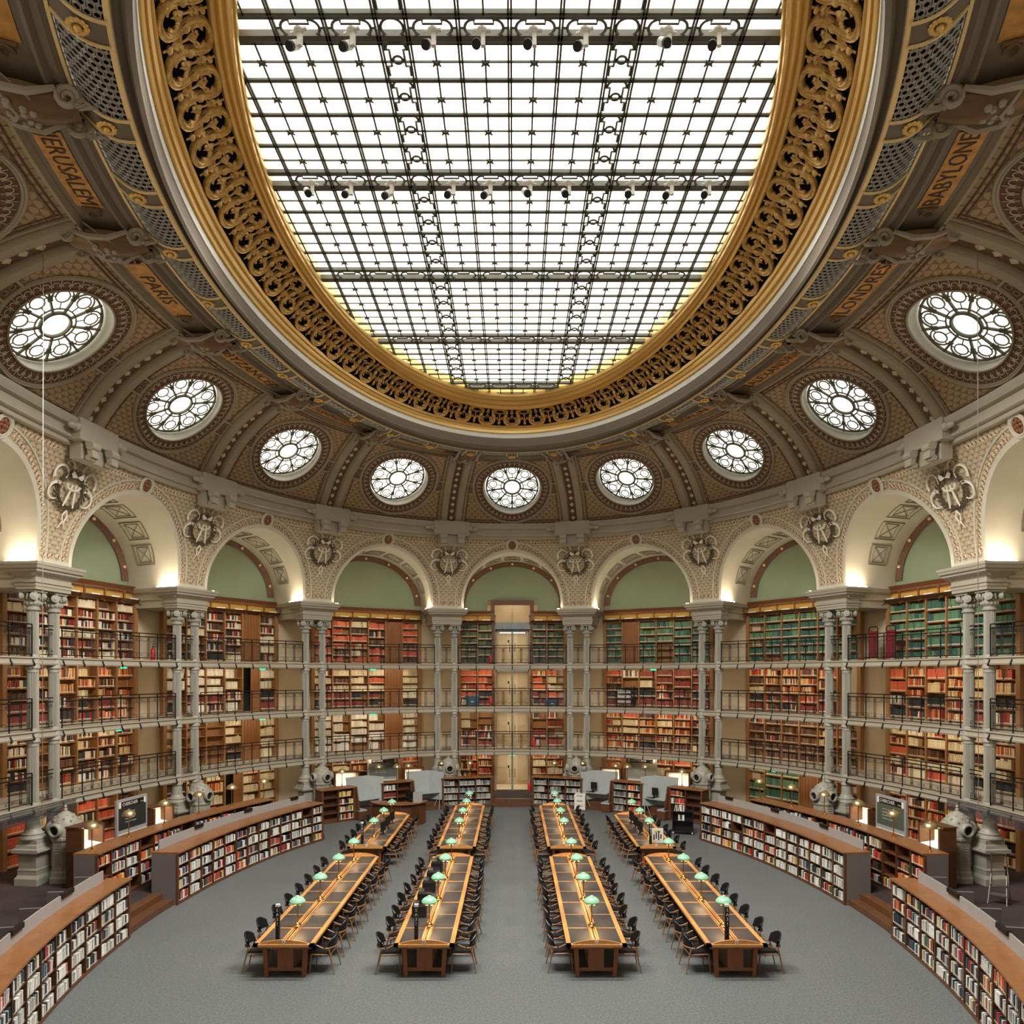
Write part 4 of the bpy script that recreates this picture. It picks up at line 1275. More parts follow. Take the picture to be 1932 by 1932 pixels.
def case_geo(mb,W,z0,z1,rows,units,skip=(),D=.34,t=.035,back=True):
    # bookcase carcass: local x -W/2..W/2, y 0..D (front at 0)
    uw=W/units
    for i in range(units+1):
        x=-W/2+uw*i; mb.bb(x-t*.8,x+t*.8,-.02,D,z0,z1)
    for i in range(units):
        if i in skip: continue
        for z in rows[i] if isinstance(rows[0],(list,tuple)) else rows:
            mb.bb(-W/2+uw*i+t,-W/2+uw*(i+1)-t,0,D,z-.014,z+.014)
SW=5.55; UN=6; UW=SW/UN
SP_={ # palettes by bay for storeys (0 ground,1,2,3 top)
 -4:['mix','warm','mix','mix'],-3:['red','mix','warm','mix'],-2:['cream','cream','white','mix'],-1:['warm','white','cream','red'],0:['warm','dred','red','dgreen'],
 1:['warm','warm','dred','green'],2:['green','brown','warm','green'],3:['warm','cream','warm','green'],4:['warm','cream','red','green']}
DOORS={(-2,3):(4,'b'),(-2,2):(4,'k'),(-2,1):(4,'b'),(-1,3):(4,'b'),(-1,2):(4,'b'),(-1,1):(4,'b'),(-1,0):(4,'b'),(1,3):(1,'b'),(1,0):(1,'b'),(2,0):(3,'b'),(-2,0):(3,'k'),(2,2):(5,'e')}
for u0 in range(-4,5):
    for st in range(4):
        z0=[RZ,DECK[0][1]+.02,DECK[1][1]+.02,DECK[2][1]+.02][st]; z1=[DECK[0][0]+.06,DECK[1][0]+.06,DECK[2][0]+.06,hz(1.26)][st]
        A=MAT(u0,1.7)
        nm='%s %s'%(['on the ground floor','on the lowest gallery','on the middle gallery','on the top gallery'][st],bayname(u0))
        t=thing('gallery_bookcase','oak bookcase '+nm,'bookcase',M=A,group='oak bookcases on the gallery walls')
        mb=MB(); H=z1-z0; nr=[5,5,5,6][st]; 
        skip=[]
        if (u0,st) in DOORS: skip=[DOORS[(u0,st)][0]]
        if u0==0: skip=[2,3]
        rws=[]
        for i in range(UN):
            r_=nr if rng.random()<.7 else nr-1
            rws.append([z0+.05+(H-.08)*j/r_ for j in range(r_)])
        for i in range(UN+1):
            if u0==0 and i==3: continue
            x=-SW/2+UW*i; mb.bb(x-.028,x+.028,-.02,.32,z0,z1)
        for i in range(UN):
            if i in skip: continue
            for z in rws[i]: mb.bb(-SW/2+UW*i+.02,-SW/2+UW*(i+1)-.02,0,.32,z-.014,z+.014)
            mb.bb(-SW/2+UW*i,-SW/2+UW*(i+1),.3,.33,z0,z1); mb.bb(-SW/2+UW*i,-SW/2+UW*(i+1),-.01,.33,z1-.03,z1)
        for s in(-1,1): mb.bb(s*(SW/2+.07)-.07,s*(SW/2+.07)+.07,-.03,.33,z0,z1)
        if u0==0:
            for sg in(-1,1):
                m2=MB(); ix={}
                for fi in range(0,len(mb.f),6):
                    vs=mb.v[mb.f[fi][0]:mb.f[fi][0]+8]
                    if sg*sum(v[0] for v in vs)>0:
                        b=len(m2.v); m2.v+=vs
                        for q in((0,3,2,1),(4,5,6,7),(0,1,5,4),(1,2,6,5),(2,3,7,6),(3,0,4,7)): m2.F(*[b+i for i in q])
                mk('carcass',m2,M['shelf'],t)
        else: mk('carcass',mb,M['shelf'],t)
        if st==3:
            mb=MB(); rngs=[(-SW/2-.1,SW/2+.1)] if u0 else [(-SW/2-.1,-1.0),(1.0,SW/2+.1)]
            yb=MB(); fn_=MB()
            for a,b in rngs:
                mb.hexa([(a,-.05,z1),(b,-.05,z1),(b,.3,z1),(a,.3,z1)],[(a,-.34,z1+.1),(b,-.34,z1+.1),(b,.3,z1+.1),(a,.3,z1+.1)])
                yb=MB(); yb.bb(a,b,.12,.2,z1+.1,z1+.4); mk('ochre_band',yb,M['yellow'],t)
                mb.bb(a,b,-.02,.4,z1+.4,z1+.47); mb.hexa([(a,-.02,z1+.47),(b,-.02,z1+.47),(b,.4,z1+.47),(a,.4,z1+.47)],[(a,-.12,z1+.62),(b,-.12,z1+.62),(b,.4,z1+.62),(a,.4,z1+.62)])
            mk('cornice',mb,M['shelfd'],t)
            for i in range(UN+1):
                if u0==0 and 2<i<4: continue
                x=-SW/2+UW*i; fn_=MB(); fn_.box((x,-.32,z1+.2),(.07,.05,.22)); fn_.ball((x,-.32,z1+.34),.06,8,5); fn_.box((x,-.2,z1-.02),(.05,.28,.05),Matrix.Rotation(.5,3,'X')); mk('finial',fn_,M['shelfd'],t)
            for i in range(UN):
                if u0==0 and i in(2,3): continue
                lp=MB(); lp.bb(-SW/2+UW*(i+.3),-SW/2+UW*(i+.75),-.36,-.28,z1+.1,z1+.14); mk('strip_light',lp,M['white'],t)
        if (u0,st) in DOORS and u0:
            i,kd=DOORS[(u0,st)]; x0=-SW/2+UW*i+.03; x1=x0+UW-.06
            d=MB()
            if kd=='b':
                d.bb(x0,x1,.02,.05,z0,z1-.04)
                for q in(.12,.88): d.bb(x0+(x1-x0)*q-.02,x0+(x1-x0)*q+.02,.005,.03,z0+.1,z1-.12)
                for q in(.3,.5,.7): d.bb(x0+(x1-x0)*q-.008,x0+(x1-x0)*q+.008,.01,.03,z0+.1,z1-.12)
                mk('door_panel',d,M['panelw'],t)
            elif kd=='k':
                d.bb(x0,x1,.32,.35,z0,z1); d.bb(x0,x0+.03,.0,.33,z0,z1); mk('dark_opening',d,M['void'],t)
                e=MB(); e.bb(x0+.5*(x1-x0),x1,.02,.06,z0,z1-.05) ; mk('open_door_leaf',e,M['panelw'],t)
        # books
        pal=SP_[u0][st]; BK.M=A
        for i in range(UN):
            if i in skip or ((u0,st) in DOORS and DOORS[(u0,st)][0]==i): continue
            sub=pal
            r_=rng.random()
            for j,z in enumerate(rws[i]):
                hgt=(rws[i][j+1] if j+1<len(rws[i]) else z1-.03)-z-.03
                lowr=j<2
                p=sub
                if sub not in('green','dgreen','white') and rng.random()<.4: p=rng.choice(['mix','cream','dark' if lowr else 'warm','red' if st<3 else 'brown','brown'])
                if sub in('green',) and rng.random()<.12: continue
                if st==2 and lowr and sub!='green': p=rng.choice(['dred','dark','mix',sub])
                if (u0,st) in((-2,1),(0,1)) and i<3 and (u0==-2 or j>2): 
                    if rng.random()<.9: continue
                if st==1 and u0 in(-3,-4) and i==1: continue
                full=rng.choice([.97,.97,.97,.8,.6,.97]) if sub not in('green','dgreen') else .99
                if rng.random()<.04: continue
                u_=p in('white','green','dgreen','red','cream') and rng.random()<.7
                fill(BK,-SW/2+UW*i+.03,-SW/2+UW*(i+1)-.03,.03,z+.014,hgt,p,.028,.055,.22,full,uni=u_,jit=.1)
BK.M=None
# warm shelf lighting under each deck
def area(name,loc,rot,sx,sy,en,col):
    l=bpy.data.lights.new(name,'AREA'); l.shape='RECTANGLE'; l.size=sx; l.size_y=sy; l.energy=en; l.color=col
    o=bpy.data.objects.new(name,l); COL.objects.link(o); o.matrix_world=rot if isinstance(rot,Matrix) else Matrix.Translation(loc); return o
for u0 in range(-4,5):
    for k,(z0,z1) in enumerate(DECK):
        A=MAT(u0,.75,z0+.03)@Matrix.Rotation(R_(38),4,'X')
        area('shelf_light',None,A,5.0,.08,SHELF_W,(1,.8,.54))
    A=MAT(u0,.55,hz(1.42))@Matrix.Rotation(R_(40),4,'X')
    area('shelf_light',None,A,4.6,.08,SHELF_W*.35,(1,.74,.45))
# central glazed doorway, four storeys
gl=MB(); fm=MB(); hd=MB(); bkd=MB(); wl=MB()
gl.M=fm.M=hd.M=bkd.M=wl.M=MAT(0,1.7)
for k,(za,zb_) in enumerate(((RZ,DECK[0][0]),(DECK[0][1],DECK[1][0]),(DECK[1][1],DECK[2][0]),(DECK[2][1],hz(1.1)))):
    for s in(-1,1):
        gl.bb(min(s*.05,s*.86),max(s*.05,s*.86),.14,.15,za+.1,zb_-.1)
        fm.bb(s*.9-.05,s*.9+.05,.08,.22,za,zb_)
        hd.tube([(s*.14,.1,za+.7),(s*.14,.04,za+.72),(s*.14,.04,za+1.15),(s*.14,.1,za+1.17)],.015,6)
    fm.bb(-.05,.05,.1,.2,za,zb_-.05); fm.bb(-.95,.95,.08,.22,zb_-.14,zb_)
    hd.bb(-.24,-.16,.1,.12,za+1.2,za+1.35)
fm.bb(-.95,.95,-.1,.25,hz(1.1),hz(1.27))
t=struct('door_1',gl,M['glass'],label='tall glazed double doors stacked in the central bay')
fo=mk('door_frame',fm,plain('blue_grey_door_frame',(118,126,132),.5,.2),t); mk('door_handle',hd,M['railiron'],t)
zt=hz(1.7); wl.bb(-1.16,-.95,-.06,.3,hz(1.25),zt+.2); wl.bb(.95,1.16,-.06,.3,hz(1.25),zt+.2); wl.bb(-1.16,1.16,-.08,.3,zt,zt+.24)
for s in(-1,1): wl.bb(min(s*.95,s*1.1),max(s*.95,s*1.1),0,.3,RZ,hz(1.25))
mk('door_surround',wl,M['low'],t)
# lit corridor behind the doors
c=MB(); c.M=MAT(0,1.7); c.grid(lambda i,j:(-1.6+3.2*i,2.6,RZ+(zt+1-RZ)*j),1,1); c.grid(lambda i,j:(-1.6,.5+2.1*i,RZ+(zt+1-RZ)*j),1,1); c.grid(lambda i,j:(1.6,.5+2.1*i,RZ+(zt+1-RZ)*j),1,1)
for z in(RZ,DECK[0][0],DECK[1][0],DECK[2][0],zt+1): c.bb(-1.6,1.6,.5,2.6,z-.02,z)
struct('wall_corridor',c,plain('cream_corridor_paint',(226,208,178),.8,var=.03),label='cream corridor seen through the central doors')
c=MB(); c.M=MAT(0,1.7)
for za in(RZ,DECK[0][1],DECK[1][1],DECK[2][1]):
    for s in(-1,1):
        c.bb(s*.6-.3,s*.6+.3,2.54,2.58,za+.05,za+1.95); c.bb(s*.6-.22,s*.6+.22,2.5,2.55,za+.2,za+.8); c.bb(s*.6-.22,s*.6+.22,2.5,2.55,za+.95,za+1.8)
c.bb(-.03,.03,2.5,2.57,RZ,zt)
struct('door_2',c,plain('cream_door_paint',(206,188,158),.6,var=.03),label='panelled cream doors in the corridor')
for z in(RZ+1.9,DECK[1][0]-.1,DECK[2][0]-.1,hz(1.1)-.1,zt+.7):
    A=MAT(0,1.7)@Matrix.Translation((0,1.5,z)); area('corridor_light',None,A,1.4,.8,9,(1,.86,.66))
# uplights of the LED strips on the impost ledges: wash arches and vault
for k in range(-5,5):
    u=k+.5
    for s in(-1,1):
        A=MAT(u,-.1,ZL+.06,s*.93)@Matrix.Rotation(R_(180),4,'X')
        area('impost_uplight',None,A,.1,.9,UPW,(1,.84,.6))
# ---------------- curved low bookcases ----------------
def elc(cx,cy,b,a):
    def f(be): return (cx+b*math.cos(be),cy+a*math.sin(be))
    return f
def curve_case(side,be0,be1,b,a,zf,zt,dep,ncomp,label,rows=4,group='curved walnut bookcases',endgrey=(1,1),bookpal=None,track=None,first=0,screen=False,capover=.04):
    """bookcase following an ellipse; front faces the room centre. side=+1 right, -1 left"""
    cy=19.8
    n=ncomp*3
    def P(i,d,z):
        be=be0+(be1-be0)*i; x=b*math.cos(be); y=cy+a*math.sin(be)
        nx=math.cos(be)/b; ny=math.sin(be)/a; l=math.hypot(nx,ny)
        return (side*(x+nx/l*d),y+ny/l*d,z)
    t=thing('curved_bookcase',label,'bookcase',group=group)
    ca=MB(); ins=MB(); top=MB(); gp=MB()
    # outer shell: back and base
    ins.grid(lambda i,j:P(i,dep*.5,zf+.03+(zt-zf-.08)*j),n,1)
    ca.grid(lambda i,j:P(i,[-.0,.0,dep][int(round(j*2))],[zf,zf+.07,zf+.07][int(round(j*2))]),n,2)
    ca.grid(lambda i,j:P(i,dep,zf+(zt-zf-.05)*j),n,1)
    pr=[(dep+.02,zt-.045),(-capover,zt-.045),(-capover,zt),(dep+.02,zt),(dep+.02,zt-.045)]
    top.grid(lambda i,j:P(i,*pr[int(round(j*4))]),n,4)
    for e in(0,1): 
        q=[P(e,p[0],p[1]) for p in pr[:4]]; top.F(*[top.P(x) for x in q])
    tk=.035/((Vector(P(1/ncomp,0,0))-Vector(P(0,0,0))).length*ncomp)
    for k in range(ncomp+1):
        i=k/ncomp; e=tk*(.5 if 0<k<ncomp else 2.2)
        i0,i1=(i-e,i+e) if 0<k<ncomp else ((0,2*tk) if k==0 else (1-2*tk,1))
        ca.hexa([P(i0,0,zf),P(i1,0,zf),P(i1,dep*.5,zf),P(i0,dep*.5,zf)],[P(i0,0,zt-.045),P(i1,0,zt-.045),P(i1,dep*.5,zt-.045),P(i0,dep*.5,zt-.045)])
    hs=(zt-.06-(zf+.07))/rows
    for r in range(1,rows):
        z=zf+.07+hs*r
        pr2=[(.015,z-.012),(.015,z+.012),(dep*.48,z+.012),(dep*.48,z-.012),(.015,z-.012)]
        ca.grid(lambda i,j:P(i,*pr2[int(round(j*4))]),n,4)
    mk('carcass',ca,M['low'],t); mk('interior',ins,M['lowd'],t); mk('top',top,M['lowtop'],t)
    for e in(0,1):
        if endgrey[e]:
            ii=-tk*.35 if e==0 else 1+tk*.35; jj=0 if e==0 else 1
            gp=MB(); gp.hexa([P(ii,.06,zf),P(jj,.06,zf),P(jj,dep,zf),P(ii,dep,zf)],[P(ii,.06,zt-.05),P(jj,.06,zt-.05),P(jj,dep,zt-.05),P(ii,dep,zt-.05)])
            mk('end_panel',gp,M['greyp'],t)
            gp=MB(); gp.hexa([P(ii,-.01,zf),P(jj,-.01,zf),P(jj,.06,zf),P(ii,.06,zf)],[P(ii,-.01,zt-.05),P(jj,-.01,zt-.05),P(jj,.06,zt-.05),P(ii,.06,zt-.05)])
            mk('end_post',gp,M['low'],t)
    # books
    out=[]
    for k in range(ncomp):
        i0=(k)/ncomp+tk*1.2; i1=(k+1)/ncomp-tk*1.2
        p0=Vector(P(i0 if side>0 else i1,.0,0)); p1=Vector(P(i1 if side>0 else i0,.0,0))
        # the front faces the centre: local +x must run left to right as seen from the centre
        c0=Vector(P((i0+i1)/2,0,0)); 
        inw=Vector((-c0.x,19.8-c0.y,0))
        d=(p1-p0); 
        if d.cross(Vector((0,0,1))).dot(inw)<0: p0,p1=p1,p0; d=-d
        W=d.length; d.normalize(); nrm=Vector((-d.y,d.x,0))
        A=Matrix(((d.x,nrm.x,0,p0.x),(d.y,nrm.y,0,p0.y),(0,0,1,0),(0,0,0,1)))
        for r in range(rows):
            out.append((A,W,zf+.07+hs*r+.014,hs-.035,k,r))
    return t,P,out
IND=[]   # candidate individual books: (distance, matrix, spec, label)
CAMP=Vector((.07,0,CZ))
ordn=['first','second','third','fourth','fifth','sixth','seventh','eighth','ninth','tenth','eleventh','twelfth','thirteenth','fourteenth','fifteenth','sixteenth','seventeenth','eighteenth','nineteenth','twentieth']+['%dth'%i for i in range(21,90)]
def cname(c):
    r,g,b=c
    if max(c)-min(c)<26:
        v=sum(c)/3
        return 'white' if v>222 else 'pale grey' if v>185 else 'grey' if v>110 else 'charcoal' if v>55 else 'black'
    if r>g and r>b:
        if g>b+40 and r>190 and g>150: return 'cream' if b>120 else 'yellow'
        if r>150 and g>90: return 'orange'
        return 'red' if r>130 else 'brown'
    if g>=r and g>=b: return 'green'
    return 'blue'
LOWB=MB(); LOWB.uv=[]
def stock(out,pals,indiv=None,casename='',full=None):
    for A,W,z,h,k,r in out:
        p=pals(k,r)
        if p is None: continue
        fl=rng.choice([1,1,.99,.98,.97,.9,.8]) if full is None else full
        if indiv and indiv(k,r):
            def cb(x,y,z_,w,hh,d,c,l,n,cur,A=A,k=k,r=r):
                p_=A@Vector((x+w/2,0,z_+hh/2)); 
                IND.append(((p_-CAMP).length,A@Matrix.Translation((x,y,z_)),(w,hh,d,c,l),'%s book, %s from left on shelf %d from top, compartment %d of %s'%(cname(cur),ordn[n],4-r,k+1,casename)))
            fill(LOWB,0,W,.01,z,h,p,.026,.05,.2,fl,cb=cb,leanp=.04)
        else:
            LOWB.M=A; fill(LOWB,0,W,.01,z,h,p,.02,.045,.2,fl,leanp=.05); LOWB.M=None
def pick(*a): return lambda k,r: rng.choice(a)
ZT=1.5
for side,w in((-1,'left'),(1,'right')):
    # near case (runs out of the frame)
    t,P,out=curve_case(side,-.80,-.086,9.5,15.4,0,ZT,.56,14,'long curved walnut bookcase at the lower %s corner with amber wood top'%w,endgrey=(0,0))
    if side<0: pl=lambda k,r: rng.choice(['modw','modw','mod','modw']) if k>6 else rng.choice(['mod','modr','modw','mod'])
    else: pl=lambda k,r: rng.choice(['mod','mod','modr','modw'])
    stock(out,pl,indiv=lambda k,r:k>=4,casename='lower-%s case'%w)
    # second case
    t,P2,out=curve_case(side,.083,.668,9.5,15.4,0,ZT,.76,13,'curved walnut bookcase on the %s of the floor with a grey end panel'%w)
    stock(out,pick('mod','modw','modr','mod','modw','mod','modr','modw',None) )
    # raised grey screens along the back of both cases
    for PP,dd,nm,i0,i1,nk in((P,.56,'lower',0,.97,9),(P2,.76,'middle',.03,.97,6)):
        gs=MB()
        gs.grid(lambda i,j:PP(i0+(i1-i0)*i,dd-.06+[0,0,.03,.03][int(round(j*3))],[ZT,ZT+.27,ZT+.27,ZT][int(round(j*3))]),40,3)
        t=thing('desk_screen','pale grey curved screen along the back of the %s %s bookcase'%(nm,w),'screen')
        mk('screen_panel',gs,M['greyp2'],t)
        for q in range(nk):
            i=i0+(i1-i0)*(q+.5)/nk
            if q%2:
                bs=MB(); bs.hexa([PP(i-.025,dd-.1,ZT+.2),PP(i+.025,dd-.1,ZT+.2),PP(i+.025,dd-.02,ZT+.2),PP(i-.025,dd-.02,ZT+.2)],[PP(i-.025,dd-.1,ZT+.3),PP(i+.025,dd-.1,ZT+.3),PP(i+.025,dd-.02,ZT+.3),PP(i-.025,dd-.02,ZT+.3)]); mk('lamp_bar',bs,M['black'],t)
        # desk top and dividers behind
        bs=None; i0=max(i0,.1) if nm=='middle' else i0
        tb=MB(); tb.grid(lambda i,j:PP(i0+(i1-i0)*i,dd+.02+.6*j,1.08),40,1); tb.grid(lambda i,j:PP(i0+(i1-i0)*i,dd+.62,1.08-.05*j),40,1)
        mk('desk_top',tb,M['lowtop'],t)
        for q in range(1 if nm=='middle' else 0,nk+1):
            i=i0+(i1-i0)*q/nk; dv=MB()
            dv.hexa([PP(i-.003,dd,RZ),PP(i+.003,dd,RZ),PP(i+.003,dd+.62,RZ),PP(i-.003,dd+.62,RZ)],[PP(i-.003,dd,ZT+.12),PP(i+.003,dd,ZT+.12),PP(i+.003,dd+.62,ZT+.12),PP(i-.003,dd+.62,ZT+.12)])
            mk('divider',dv,M['greyp'],t)
    # outer case on the raised walkway
    t,P3,out=curve_case(side,-.016,.586,10.9,15.2,RZ,RZ+1.5,.62,13,'outer curved walnut bookcase on the %s walkway carrying brass lamps'%w,rows=4)
    stock(out,pick('mod','mod','modr','modw','mix','mod','modr',None) if side<0 else pick('mod','mod','modr','mix','modr',None))
    t,P4,out=curve_case(side,-.55,-.30,12.4,17.5,RZ,RZ+1.42,.5,5,'short walnut bookcase on the %s walkway by the picture edge'%w,rows=3,endgrey=(0,0))
    stock(out,pick('mod','modw','modr'))
    # brass lamps: pixel columns checked against the photograph
    LX=[(-11.62,20.75),(-11.55,22.5),(-11.3,24.2),(-10.95,25.9),(-10.4,27.6),(-9.75,29.2)]
    globals()['OUTER_'+w]=P3
bm=MB(); bs_=MB()
bm.lathe([(.19,.62),(.185,.66),(.16,.72),(.1,.77),(.03,.79),(.025,.81),(.005,.82)],20); bm.lathe([(.185,.62),(.12,.615),(.02,.64)],20,cap=False)
bs_.lathe([(.07,0),(.07,.012),(.03,.02),(.022,.05),(.03,.09),(.018,.12),(.014,.16),(.014,.62)],12)
LB0=None
for side,w in((-1,'left'),(1,'right')):
    PP=globals()['OUTER_'+w]
    for q in range(6):
        p=PP(.03+.95*q/5,.3,RZ+1.5)
        tt=thing('brass_lamp','domed brass lamp on the outer %s bookcase, %s from its near end'%(w,ordn[q]),'lamp',loc=p,group='domed brass lamps')
        mk('lamp_shade',bm,M['brassd'],tt,True); mk('stem',bs_,M['brass'],tt,True)
# ---------------- straight bookcases and booths at the far end ----------------
def frame2(p0,p1):
    d=Vector((p1[0]-p0[0],p1[1]-p0[1],0)); W=d.length; d.normalize(); n=Vector((-d.y,d.x,0))
    return Matrix(((d.x,n.x,0,p0[0]),(d.y,n.y,0,p0[1]),(0,0,1,0),(0,0,0,1))),W
def straight_case(p0,p1,ncomp,label,pal,ends,dep=.6):
    A,W=frame2(p0,p1)
    t=thing('low_bookcase',label,'bookcase',M=A,group='straight walnut bookcases at the far end')
    ca=MB(); tp=MB(); ins=MB()
    for i in range(ncomp+1):
        x=W*i/ncomp; e=.02 if 0<i<ncomp else .05; x=min(max(x,e),W-e); ca.bb(x-e,x+e,0,dep,0,ZT-.045)
    ca.bb(0,W,0,dep,0,.08)
    hs=(ZT-.06-.08)/4
    for r in range(1,4): ca.bb(.03,W-.03,.015,dep*.5,.08+hs*r-.012,.08+hs*r+.012)
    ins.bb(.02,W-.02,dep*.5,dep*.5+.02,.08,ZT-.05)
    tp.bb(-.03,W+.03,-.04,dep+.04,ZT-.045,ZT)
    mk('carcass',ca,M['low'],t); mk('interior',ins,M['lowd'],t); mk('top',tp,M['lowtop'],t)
    out=[]
    for k in range(ncomp):
        for r in range(4): out.append((A@Matrix.Translation((W*k/ncomp+.03,0,0)),W/ncomp-.06,.08+hs*r+.014,hs-.035,k,r))
    stock(out,pal)
    return A,W
def booth(p0,p1,label,flip,z_top=1.85):
    A,W=frame2(p0,p1)
    t=thing('study_booth',label,'booth',M=A,group='blue-grey study booths')
    f=(lambda x:W-x) if flip else (lambda x:x)
    # seat side at f(0), screen side at f(W)
    b=MB(); b.poly([(f(.04),.62,.5),(f(W*.72),.62,.5),(f(W*.72+.0),.62,z_top),(f(-.08),.62,z_top)],(0,1,0),.04); mk('back_panel',b,M['booth'],t)
    b=MB(); b.poly([(f(W*.72),.62,.45),(f(W),.02,.45),(f(W+.1),.0,z_top-.05),(f(W*.72),.62,z_top)],Vector((.3 if not flip else -.3,1,0)).normalized(),.04); mk('side_panel',b,M['booth'],t)
    b=MB(); b.poly([(f(.28),.05,.8),(f(.28),.6,.8),(f(W*.72),.6,.8),(f(W*.97),.05,.8)][::1],(0,0,1),.035); mk('desk',b,M['booth'],t)
    b=MB(); x0,x1=sorted((f(0),f(.42))); b.bb(x0,x1,-.3,.5,.02,.4); b.hexa([(x0,-.3,.4),(x0+.06 if not flip else x1-.06,-.3,.4),(x0+.06 if not flip else x1-.06,.5,.4),(x0,.5,.4)] if not flip else [(x1-.06,-.3,.4),(x1,-.3,.4),(x1,.5,.4),(x1-.06,.5,.4)],[(x0,-.05,ZT),(x0+.06,-.05,ZT),(x0+.06,.6,ZT),(x0,.6,ZT)] if not flip else [(x1-.06,-.05,ZT),(x1,-.05,ZT),(x1,.6,ZT),(x1-.06,.6,ZT)]); mk('bench_box',b,M['low'],t)
    b=MB(); b.bb(x0,x1,-.3,.5,.4,.46); mk('seat_cushion',b,M['booth'],t)
    b=MB(); b.tube([(f(W*.95),.08,.8),(f(W*.9),.0,.01)],.02,5); b.tube([(f(W*.95),.08,.8),(f(W*.7),.05,.02)],.012,5) ; mk('leg',b,M['booth'],t)
    return A,W
Lp=[(-8.3,32.35),(-7.06,33.45),(-6.05,34.5),(-4.75,35.4),(-3.42,36.15),(-.98,36.75)]
mp=lambda p:(-p[0],p[1])
straight_case(Lp[0],Lp[1],2,'two-bay walnut bookcase at far left, left compartments empty',lambda k,r:None if k==0 else 'modr',0)
boothA=booth(Lp[1],Lp[2],'blue-grey study booth with wooden bench, farther left of the two left booths',False)
straight_case(Lp[2],Lp[3],2,'nearly empty walnut bookcase behind the round counter, between the two left booths',lambda k,r:'dred' if (k==0 and r==2) else ('modw' if (k==0 and r==3) else None),0)
booth(Lp[3],Lp[4],'blue-grey study booth next to the media case left of the doorway',False)
straight_case(Lp[4],Lp[5],3,'three-bay walnut media bookcase left of the central doorway',lambda k,r:'media',0)
straight_case(mp(Lp[5]),mp(Lp[4]),3,'three-bay walnut media bookcase right of the central doorway',lambda k,r:'media',0)
b1=booth(mp(Lp[4]),mp(Lp[3]),'blue-grey study booth with a computer, nearer the central doorway on the right',True)
straight_case(mp(Lp[3]),mp(Lp[2]),2,'two-bay walnut bookcase between the two right booths',lambda k,r:('media' if k==0 else 'modr'),0)
b2=booth(mp(Lp[2]),mp(Lp[1]),'blue-grey study booth with a computer, farther right',True)
straight_case(mp(Lp[1]),mp(Lp[0]),2,'two-bay walnut bookcase behind the book trolley, right half empty',lambda k,r:None if k==1 else ('modr' if r>1 else None),0)
# outer brass lamps near far cases
for i,(x,y,z,nm) in enumerate(((-7.7,33.6,ZT,'on the far left two-bay bookcase'),(-6.35,35.35,ZT,'at the back of the far left booth'),(-5.5,35.4,ZT,'on the nearly empty bookcase, its left end'),(-5.0,35.75,ZT,'on the nearly empty bookcase, its right end'),(-3.5,36.75,ZT,'on the left media bookcase beside the booth'),(-2.1,36.9,ZT,'in the middle of the left media bookcase'))):
    for s,w in((1,'left'),(-1,'right')):
        tt=thing('brass_lamp','domed brass lamp '+(nm if s>0 else nm.replace('left','RIGHT').replace('its right','its LEFT').replace('RIGHT end','right end').replace('RIGHT','right').replace('LEFT','left').replace('nearly empty','two-bay booth-side')),'lamp',loc=(s*x,y,z),group='domed brass lamps')
        mk('lamp_shade',bm,M['brassd'],tt,True); mk('stem',bs_,M['brass'],tt,True)
# computers in the right booths
def monitor(A,label,name='computer_monitor',kb=True,txt=None,scr='black'):
    t=thing(name,label,'computer',M=A)
    b=MB(); b.bb(-.24,.24,-.02,.02,.12,.46); mk('screen',b,M[scr],t)
    b=MB(); b.bb(-.03,.03,0,.03,.0,.2); b.bb(-.12,.12,-.08,.1,0,.015); mk('stand',b,M['black'],t)
    if kb:
        b=MB(); b.bb(-.2,.2,-.32,-.18,0,.02); mk('keyboard',b,M['black'],t)
    return t
for (A,W),n in((b1,'booth nearer the doorway'),(b2,'farther right booth')):
    monitor(A@Matrix.Translation((.35,.42,.835)),'dark computer screen and keyboard in the right-hand %s'%n)
# ---------------- display boards ----------------
def board(u,s,dinw,z0,z1,wd,txt,sub,lines,label,scr,tilt=0,xy=None,rot=None):
    A=Matrix.Translation((xy[0],xy[1],0))@Matrix.Rotation(rot,4,'Z')
    t=thing('display_board',label,'sign',M=A)
    b=MB(); b.bb(-wd/2,wd/2,0,.07,z0,z1); mk('frame',b,M['greyp2'],t)
    b=MB(); b.bb(-wd/2+.08,wd/2-.08,-.01,.0,z0+.22,z1-.26); mk('screen',b,scr,t)
    b=MB(); b.bb(-wd/2+.2,wd/2-.2,-.012,0,z1-.26,z1-.08); mk('header_band',b,M['black'],t)
    b=MB()
    for q in(-1,1): b.bb(q*(wd/2-.14)-.045,q*(wd/2-.14)+.045,-.014,0,z1-.26,z1-.08)
    b.bb(-wd/2+.06,wd/2-.06,-.03,0,z0+.02,z0+.08); mk('white_tab',b,M['white'],t)
    def put(tx,size,x,z,al='LEFT'):
        tm=text_mesh(tx,size,align=al); tm.v=[(v[0]+x,-.018,v[1]+z) for v in tm.v]; mk('lettering',tm,M['white'],t)
    put(txt,.15,-wd/2+.24,z1-.17); put(sub,.06,-wd/2+.24+.1*len(txt)+.1,z1-.19)
    for i,l in enumerate(lines): put(l,.062,-.38,z1-.42-.1*i)
    return t
scr1=plain('screen_blackboard',(44,48,48),.4,var=.05); scr2=plain('screen_olive',(84,92,76),.4,var=.05); scr3=plain('screen_slate',(104,108,104),.4,var=.04); scr4=plain('screen_stone',(150,144,130),.4,var=.04)
lines_=['poser une question','aux bibliothecaires','demander un livre','consulter le catalogue']
rt=math.atan2(1.5,.24)
